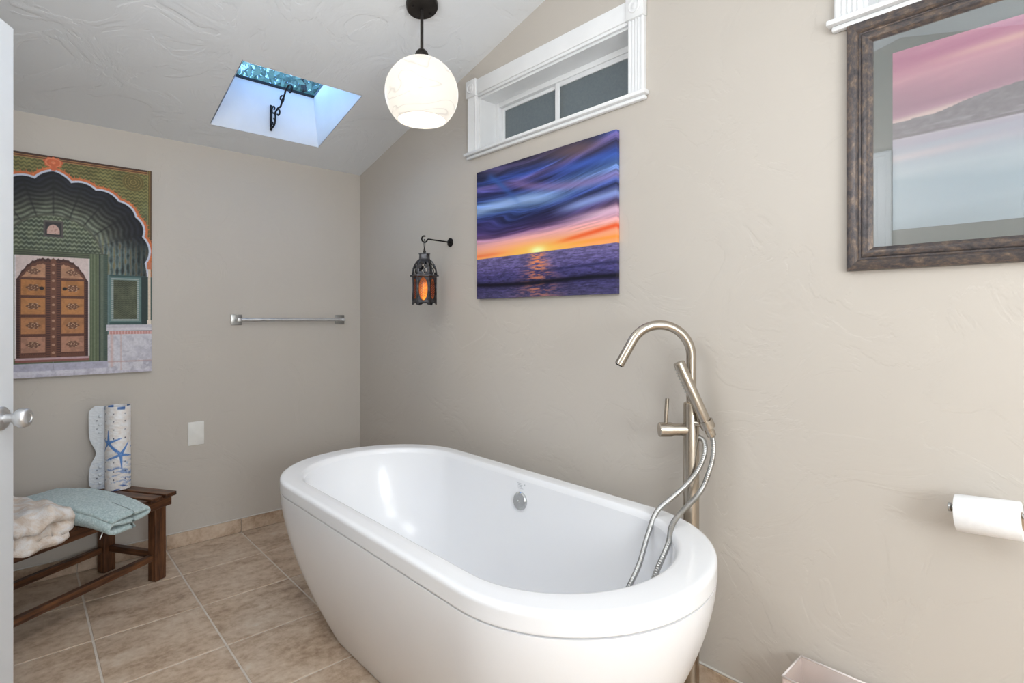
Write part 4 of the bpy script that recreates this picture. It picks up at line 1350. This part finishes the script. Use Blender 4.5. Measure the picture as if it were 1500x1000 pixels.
# rolled bath mat: cylinder with a wavy-edged flap, standing on the slats
def mat_material():
    t = NT('starfish_bath_mat')
    a = t.n('ShaderNodeAttribute', attribute_name='Col')
    t.l(a.outputs['Color'], t.b.inputs['Base Color'])
    v = t.n('ShaderNodeTexVoronoi'); v.inputs['Scale'].default_value = 70
    t.l(t.coords((1, 1, 1.5)), v.inputs['Vector'])
    t.bump(v.outputs['Distance'], .35, .004)
    t.set(Roughness=.3)
    return t.m
M['bathmat'] = mat_material()
MH = .385
rm = thing('rolled_bath_mat', 'rolled white bath mat with blue starfish standing on the bench', 'bath mat', bw(.046, -.294, BZ + .001))
vr = Vector((.112, .994)); vf = Vector((-.994, .112))   # camera right / forward in plan
def roll_path(s):
    """plan path of the mat: flap first (left), then round the roll"""
    r = .050
    if s < .068:
        return -vr * (.0420 + (.068 - s)) + vf * (.0272 + .006 * (.068 - s) / .068)
    t = (s - .068) / r
    rr_ = r - .0025 * t / (2 * PI) * 1.2
    ang_ = math.radians(147) + t
    return vr * (rr_ * math.cos(ang_)) + vf * (rr_ * math.sin(ang_))
def starm(x, z, cx_, cz_, R, rot):
    dx, dz = x - cx_, z - cz_
    th_ = np.arctan2(dz, dx) + rot; r_ = np.hypot(dx, dz)
    k = np.abs(((th_ / (2 * PI / 5)) % 1) - .5) * 2          # 1 at arm centre
    across = r_ * np.sin((1 - k) * PI / 5)
    half = .0085 * (1 - r_ / R * .72)
    return sm(half, half * .55, across) * sm(R, R * .96, r_), sm(half * .45, 0, across) * sm(R, R * .9, r_)
def matcol(S, Z):
    n1 = fbm(S * 60, Z * 90, 4); n2 = fbm(S * 25 + 7, Z * 130 + np.sin(S * 60) * .8, 4)
    c = ramp(n1, [(.25, (236, 228, 222)), (.55, (243, 241, 240)), (.8, (248, 248, 250))])
    wv = sm(.17, .08, Z)
    c = blend(c, (120, 152, 206), .75 * wv * sm(.52, .66, n2)); c = blend(c, (60, 96, 166), .5 * wv * sm(.66, .76, n2) + .6 * sm(.03, .012, Z) * sm(.5, .6, n2))
    flap = sm(.071, .064, S)
    c = blend(c, (222, 228, 234), .85 * flap)
    for cx_, cz_, R, rot in (SA + .012, .222, .058, -.31), (SA + .062, .165, .064, .25), (SA + .17, .20, .06, .5):
        m, core = starm(S, Z, cx_, cz_, R, rot)
        c = blend(c, (62, 118, 196), .95 * m); c = blend(c, (140, 178, 224), .6 * core)
    for zz_ in (.05, .088, .28, .318, .353, .13, .24):
        for sx_ in list(SA + np.arange(-.01, .4, .045)) + [.030]:
            if sx_ < .06 and zz_ in (.353, .13, .24): continue
            c = blend(c, (66, 72, 92), .95 * sm(.0036, .0024, np.hypot(S - sx_, Z - zz_)))
    c = blend(c, (52, 96, 160), .9 * sm(.008, .006, np.abs(Z - .378)) * sm(.45, .55, np.sin(S * 70 + 1.0)) * sm(.071, .075, S))
    return c
# arc position that faces the camera
SA = .068 + .046 * (math.radians(215) - math.radians(147))
Ns, Nz = 300, 110
Lm = .068 + .046 * 2 * PI * 1.15
ss = np.linspace(0, Lm, Ns)
bm = bmesh.new()
rows = []; Sg = np.zeros((Nz + 1, Ns)); Zg = np.zeros((Nz + 1, Ns))
for j in range(Nz + 1):
    row = []
    z_ = MH * j / Nz
    # scalloped outline at the free edge
    edge = .0 + .017 * sm(-1, 1, np.cos((z_ / MH - .44) * 2 * PI * 1.0)) * (1 if .2 < z_ / MH < .68 else .0)
    w_ = math.exp(-((z_ / MH - .44) / .12) ** 2) * .026
    cr_ = max(0, .030 - z_, z_ - (MH - .030)); w_ += (cr_ / .030) ** 2 * .022
    for i, s_ in enumerate(ss):
        s2 = s_ if s_ > .068 else w_ + (s_) * (.068 - w_) / .068
        q = roll_path(s2)
        row.append(bm.verts.new((q.x, q.y, z_))); Sg[j, i] = s2; Zg[j, i] = z_
    rows.append(row)
for a, b in zip(rows, rows[1:]):
    for i in range(Ns - 1): bm.faces.new((a[i], a[i + 1], b[i + 1], b[i]))
bm.verts.index_update()
cols = s2l(matcol(Sg, Zg)).reshape(-1, 3)
ro = obj('mat_sheet', bm, 'bathmat', rm, smooth=True)
at = ro.data.color_attributes.new('Col', 'FLOAT_COLOR', 'POINT')
at.data.foreach_set('color', np.concatenate([cols, np.ones((len(cols), 1))], 1).reshape(-1).astype(np.float32))
sol = ro.modifiers.new('thickness', 'SOLIDIFY'); sol.thickness = .0018; sol.offset = 0
rs = random.Random(5)
for zz_ in (.028, .066, .104, .262, .300, .338):
    q = roll_path(.042); 
    bm = bmesh.new(); lathe(bm, [(.001, .0005), (.0065, .001), (.0075, .004), (.006, .0065), (.001, .007)], 12, axis_mtx((q.x, q.y, zz_), (-vf.x, -vf.y, 0)))
    obj('suction_cup', bm, simple('clear_vinyl', rgb(226, 232, 238), rough=.12), rm, smooth=True)

# folded mint towel: z-folded strip, long side across the bench
def noise3(q, f):
    return math.sin(q.x * f * 1.3 + q.y * f * .7) * .5 + math.sin(q.y * f * 1.7 - q.z * f * .9 + 1.7) * .3 + math.sin(q.z * f * 2.1 + q.x * f * .5 + .6) * .2
def folded(name, parent, sec, v0, v1, nv, th, mat, warp, nsec=90):
    """sec: centre line of the folded cloth in (u, z); swept along v with warp(u, v, z)"""
    line = cr([(a, 0, b) for a, b in sec], 12)
    acc = [0]
    for a, b in zip(line, line[1:]): acc.append(acc[-1] + (b - a).length)
    L = np.linspace(0, acc[-1], nsec); arr = np.array([(q.x, q.z) for q in line])
    C = np.stack([np.interp(L, acc, arr[:, k]) for k in range(2)], 1)
    T = np.gradient(C, axis=0); T /= np.linalg.norm(T, axis=1)[:, None]
    Nn = np.stack([-T[:, 1], T[:, 0]], 1)
    loop = [C[i] + Nn[i] * th / 2 for i in range(nsec)]
    loop += [C[-1] + (T[-1] * .8 + Nn[-1] * .0) * th / 2]
    loop += [C[i] - Nn[i] * th / 2 for i in range(nsec - 1, -1, -1)]
    loop += [C[0] - T[0] * .8 * th / 2]
    bm = bmesh.new(); R = []
    for j in range(nv + 1):
        t = j / nv; v = v0 + (v1 - v0) * t
        ins = .5 * th * (1 - math.sqrt(max(0, 1 - (1 - min(1, min(t, 1 - t) * (v1 - v0) / (th * .6))) ** 2))) / th
        ring = []
        for i, (a, z) in enumerate(loop):
            cidx = i if i < nsec else (nsec - 1 if i == nsec else (2 * nsec - i if i <= 2 * nsec else 0))
            cidx = min(max(cidx, 0), nsec - 1)
            a2 = a + (C[cidx][0] - a) * ins; z2 = z + (C[cidx][1] - z) * ins
            q = warp(a2, v, z2)
            k_ = noise3(q, 55) * .0012 + noise3(q, 190) * .0007
            ring.append(bm.verts.new(q + Vector((0, 0, k_))))
        R.append(ring)
    n = len(loop)
    for a, b in zip(R, R[1:]):
        for i in range(n): bm.faces.new((a[i], a[(i + 1) % n], b[(i + 1) % n], b[i]))
    for ring, flip in ((R[0], 1), (R[-1], 0)):
        # close each end strip-wise along the cloth thickness
        for i in range(nsec - 1):
            q = [ring[i], ring[i + 1], ring[2 * nsec - i - 1], ring[2 * nsec - i]]
            bm.faces.new(q[::-1] if flip else q)
        q = [ring[nsec - 1], ring[nsec], ring[nsec + 1]]; bm.faces.new(q[::-1] if flip else q)
        q = [ring[0], ring[2 * nsec], ring[2 * nsec + 1]]; bm.faces.new(q if flip else q[::-1])
    return obj(name, bm, mat, parent, smooth=True)
mt_ = thing('folded_towel', 'pale mint green towel folded over the front edge of the bench', 'towel', (0, 0, 0))
def mint_warp(u, v, z):
    dro = max(0, v - .02)
    hump = .010 * math.exp(-((v + .10) / .16) ** 2)
    z2 = z * (1 + .30 * math.exp(-((v + .12) / .2) ** 2)) - dro ** 2 * 1.1 if z > .012 else z - dro ** 2 * 1.1
    u2 = u + .02 * math.sin(v * 9) * .4 - .12 * dro * (1 if u > .36 else .2)
    return bw(u2, v, BZ + .002 + max(z2, -.03))
msec = [(.292, .056), (.33, .066), (.38, .066), (.425, .060), (.452, .046), (.450, .022), (.430, .0105), (.39, .0085), (.34, .0085), (.295, .009)]
msec = [(.440, .0095), (.39, .0085), (.335, .0085), (.300, .010)][::-1]
msec = [(.345, .0085), (.40, .0085), (.445, .0105), (.462, .026), (.448, .042), (.40, .034), (.35, .031), (.300, .036), (.283, .046), (.296, .0565), (.35, .056), (.41, .057), (.452, .050)]
folded('towel_cloth', mt_, msec, -.33, .175, 60, .0155, 'mint', mint_warp, 110)
bm = bmesh.new()
q0 = mint_warp(.452, .135, .006)
tube(bm, cr([q0 + Vector((0, 0, .002)), q0 + Vector((.006, -.004, -.008)), q0 + Vector((.010, -.010, -.022))], 5), .0016, 6)
obj('label_tag', bm, 'paper', mt_)

# bulky beige and white towel, folded over the front rail
bt = thing('folded_towel', 'thick beige and white patterned towel heaped at the door end of the bench', 'towel', (0, 0, 0))
def beige_warp(u, v, z):
    f = (.014 * math.sin(u * 52 + z * 40 + v * 12) + .010 * math.sin(v * 38 + u * 24) + .007 * math.sin(u * 95 - v * 60)) * min(1, max(.0, (z - .02) / .03))
    dro = max(0, v - .016)
    fold = .012 * math.sin(z * 95 + u * 9) + .008 * math.sin(u * 60 + z * 50)
    z2 = z + f * .55 - dro * .9 * (1.1 - z * 3)
    return bw(u + .004 * math.sin(v * 40), v + fold * (1 if v > 0 else .2), BZ + .002 + (max(z2, .0) if v < .0 else z2))
bsec0 = [(.49, .019), (.54, .019), (.62, .019), (.655, .030), (.66, .048), (.62, .055), (.55, .052), (.49, .052), (.468, .066), (.480, .084), (.54, .088), (.61, .088), (.655, .084)]
bsec = [(a + .022, b) for a, b in bsec0]
folded('towel_cloth', bt, bsec, -.30, .052, 44, .033, 'beige_towel', beige_warp, 100)

# ------------------------------------------------------------------ toilet paper
TPX0, TPX1 = 3.040, 3.152
ty, tz = -.072, .766
hold = thing('toilet_paper_holder', 'chrome toilet paper holder arm on the wall', 'paper holder', (3.175, 0, tz))
bm = bmesh.new(); lathe(bm, [(.001, .0005), (.024, .0005), (.024, .006), (.018, .009), (.001, .009)], 28, axis_mtx((0, 0, .012), (0, -1, 0)))
obj('wall_flange', bm, 'chrome', hold, auto=40)
bm = bmesh.new()
tube(bm, cr([(0, -.008, .012), (0, -.045, .011), (-.001, -.064, .013), (-.010, ty, .0135), (-.045, ty, .0105), (-.10, ty, .0055), (-.1455, ty, .0015)], 8), .0062, 14)
lathe(bm, [(.001, -.002), (.010, -.002), (.011, .001), (.010, .004), (.001, .004)], 18, axis_mtx((-.1445, ty, .0016), (-1, 0, -.09)))
obj('arm', bm, 'chrome', hold, smooth=True)
roll = thing('toilet_paper_roll', 'white toilet paper roll on the chrome holder', 'toilet paper', ((TPX0 + TPX1) / 2, ty, tz - .0035), (0, math.radians(-5.1), 0))
bm = bmesh.new()
lathe(bm, [(.0195, -.055), (.040, -.055), (.0408, -.053), (.0408, .053), (.040, .055), (.0195, .055)], 48, Matrix.Rotation(PI / 2, 4, 'Y'), cap=False)
obj('paper', bm, 'paper', roll, auto=40)
bm = bmesh.new()
lathe(bm, [(.0178, -.0552), (.0194, -.0552), (.0194, .0552), (.0178, .0552), (.0178, -.0552)], 32, Matrix.Rotation(PI / 2, 4, 'Y'), cap=False)
obj('cardboard_core', bm, simple('cardboard', rgb(176, 152, 124), rough=.9), roll, smooth=True)

# ------------------------------------------------------------------ blush waste bin
bx0, bx1, by0, by1, bz1 = 2.692, 2.932, -.151, -.022, .25
wb = thing('waste_bin', 'translucent blush plastic waste bin by the wall', 'waste bin', (0, 0, 0))
ins = .012; th = .003
def wallq(bm, a, b, c, d, n):
    """slab from four corner points, thickness th along n"""
    n = Vector(n) * th
    A = [Vector(q) for q in (a, b, c, d)]
    prism8(bm, [A[0], A[1], A[1] + n, A[0] + n, A[3], A[2], A[2] + n, A[3] + n])
i = ins
for a, b, n in (((bx0, by0), (bx1, by0), (0, 1, 0)), ((bx1, by1), (bx0, by1), (0, -1, 0)), ((bx0, by1 - th), (bx0, by0 + th), (1, 0, 0)), ((bx1, by0 + th), (bx1, by1 - th), (-1, 0, 0))):
    cxm, cym = (bx0 + bx1) / 2, (by0 + by1) / 2
    def low(q): return (cxm + (q[0] - cxm) * .86, cym + (q[1] - cym) * .80, .003)
    bm = bmesh.new(); wallq(bm, low(a), low(b), (b[0], b[1], bz1), (a[0], a[1], bz1), n)
    obj('side_wall', bm, 'pink', wb)
bm = bmesh.new(); cxm, cym = (bx0 + bx1) / 2, (by0 + by1) / 2
box(bm, (cxm - .102, cym - .051, .001), (cxm + .102, cym + .051, .004)); obj('base', bm, 'pink', wb)
bm = bmesh.new(); rt = .0042
for a, b in (((bx0, by0), (bx1, by0)), ((bx1, by0), (bx1, by1)), ((bx1, by1), (bx0, by1)), ((bx0, by1), (bx0, by0))):
    tube(bm, [(a[0], a[1], bz1 + .001), (b[0], b[1], bz1 + .001)], rt * .6, 10)
obj('rim', bm, simple('clear_edge', rgb(240, 232, 228), rough=.12), wb, smooth=True)
# crumpled tissue inside
bm = bmesh.new()
bmesh.ops.create_icosphere(bm, subdivisions=4, radius=.05)
for v in bm.verts:
    n_ = v.co.normalized()
    k = 1 + .16 * math.sin(n_.x * 9 + n_.y * 5) + .12 * math.sin(n_.z * 13 + n_.x * 7) + .06 * math.sin(n_.y * 23)
    v.co = Vector((n_.x * .066 * k, n_.y * .040 * k, n_.z * .045 * k))
ti = obj('crumpled_tissue', bm, 'paper', None, smooth=True)
ti.location = (2.818, -.088, .183)
tag(ti, 'crumpled white tissue inside the blush waste bin', 'tissue')
bm = bmesh.new()
bmesh.ops.create_icosphere(bm, subdivisions=3, radius=.05)
for v in bm.verts:
    n_ = v.co.normalized()
    k = 1 + .12 * math.sin(n_.x * 8 + n_.y * 7 + 1) + .1 * math.sin(n_.z * 11)
    v.co = Vector((n_.x * .085 * k, n_.y * .042 * k, n_.z * .062 * k))

bm.free()

# ------------------------------------------------------------------ tree seen through the skylight
def leafm():
    t = NT('leaf')
    f = t.noise(t.coords(), 1.7, 3)
    t.l(t.ramp(f, [(.35, rgb(96, 124, 112)), (.65, rgb(150, 172, 150))]), t.b.inputs['Base Color'])
    t.set(Roughness=.6)
    return t.m
M['leaf'] = leafm()
tree = thing('tree', 'leafy tree crown seen through the skylight', 'tree', (-6.4, 2.3, 0))
bm = bmesh.new()
tube(bm, cr([(0, 0, -.5), (.05, 0, 1.5), (-.05, .1, 3.2), (0, 0, 5.2)], 6), [.20 - .006 * k for k in range(19)], 10)
for k in range(9):
    a = k * 2.4; r = 1.4 + .4 * math.sin(k * 1.7)
    tube(bm, [(0, 0, 3.2 + .2 * k), (r * .5 * math.cos(a), r * .5 * math.sin(a), 4.0 + .22 * k), (r * math.cos(a), r * math.sin(a), 4.6 + .25 * k)], [.06, .04, .015], 6)
obj('trunk', bm, simple('bark', rgb(78, 66, 56), rgb(58, 48, 42), 14, .9), tree, smooth=True)
rg = np.random.RandomState(11)
n = 6500
d = rg.normal(size=(n, 3)); d /= np.linalg.norm(d, axis=1)[:, None]
rad = rg.rand(n) ** .45
cen = d * rad[:, None] * np.array([2.2, 2.4, 2.0]) + np.array([0, 0, 5.4])
a1 = rg.normal(size=(n, 3)); a1 /= np.linalg.norm(a1, axis=1)[:, None]
a2 = np.cross(a1, rg.normal(size=(n, 3))); a2 /= np.linalg.norm(a2, axis=1)[:, None]
sz = (.045 + .05 * rg.rand(n))[:, None]
V4 = np.stack([cen - a1 * sz, cen + a2 * sz * .5, cen + a1 * sz, cen - a2 * sz * .5], 1).reshape(-1, 3)
me = bpy.data.meshes.new('foliage')
me.from_pydata(V4.tolist(), [], np.arange(n * 4).reshape(-1, 4).tolist())
me.materials.append(M['leaf'])
fo = bpy.data.objects.new('foliage', me); COL.objects.link(fo); fo.parent = tree
fo['kind'] = 'stuff'
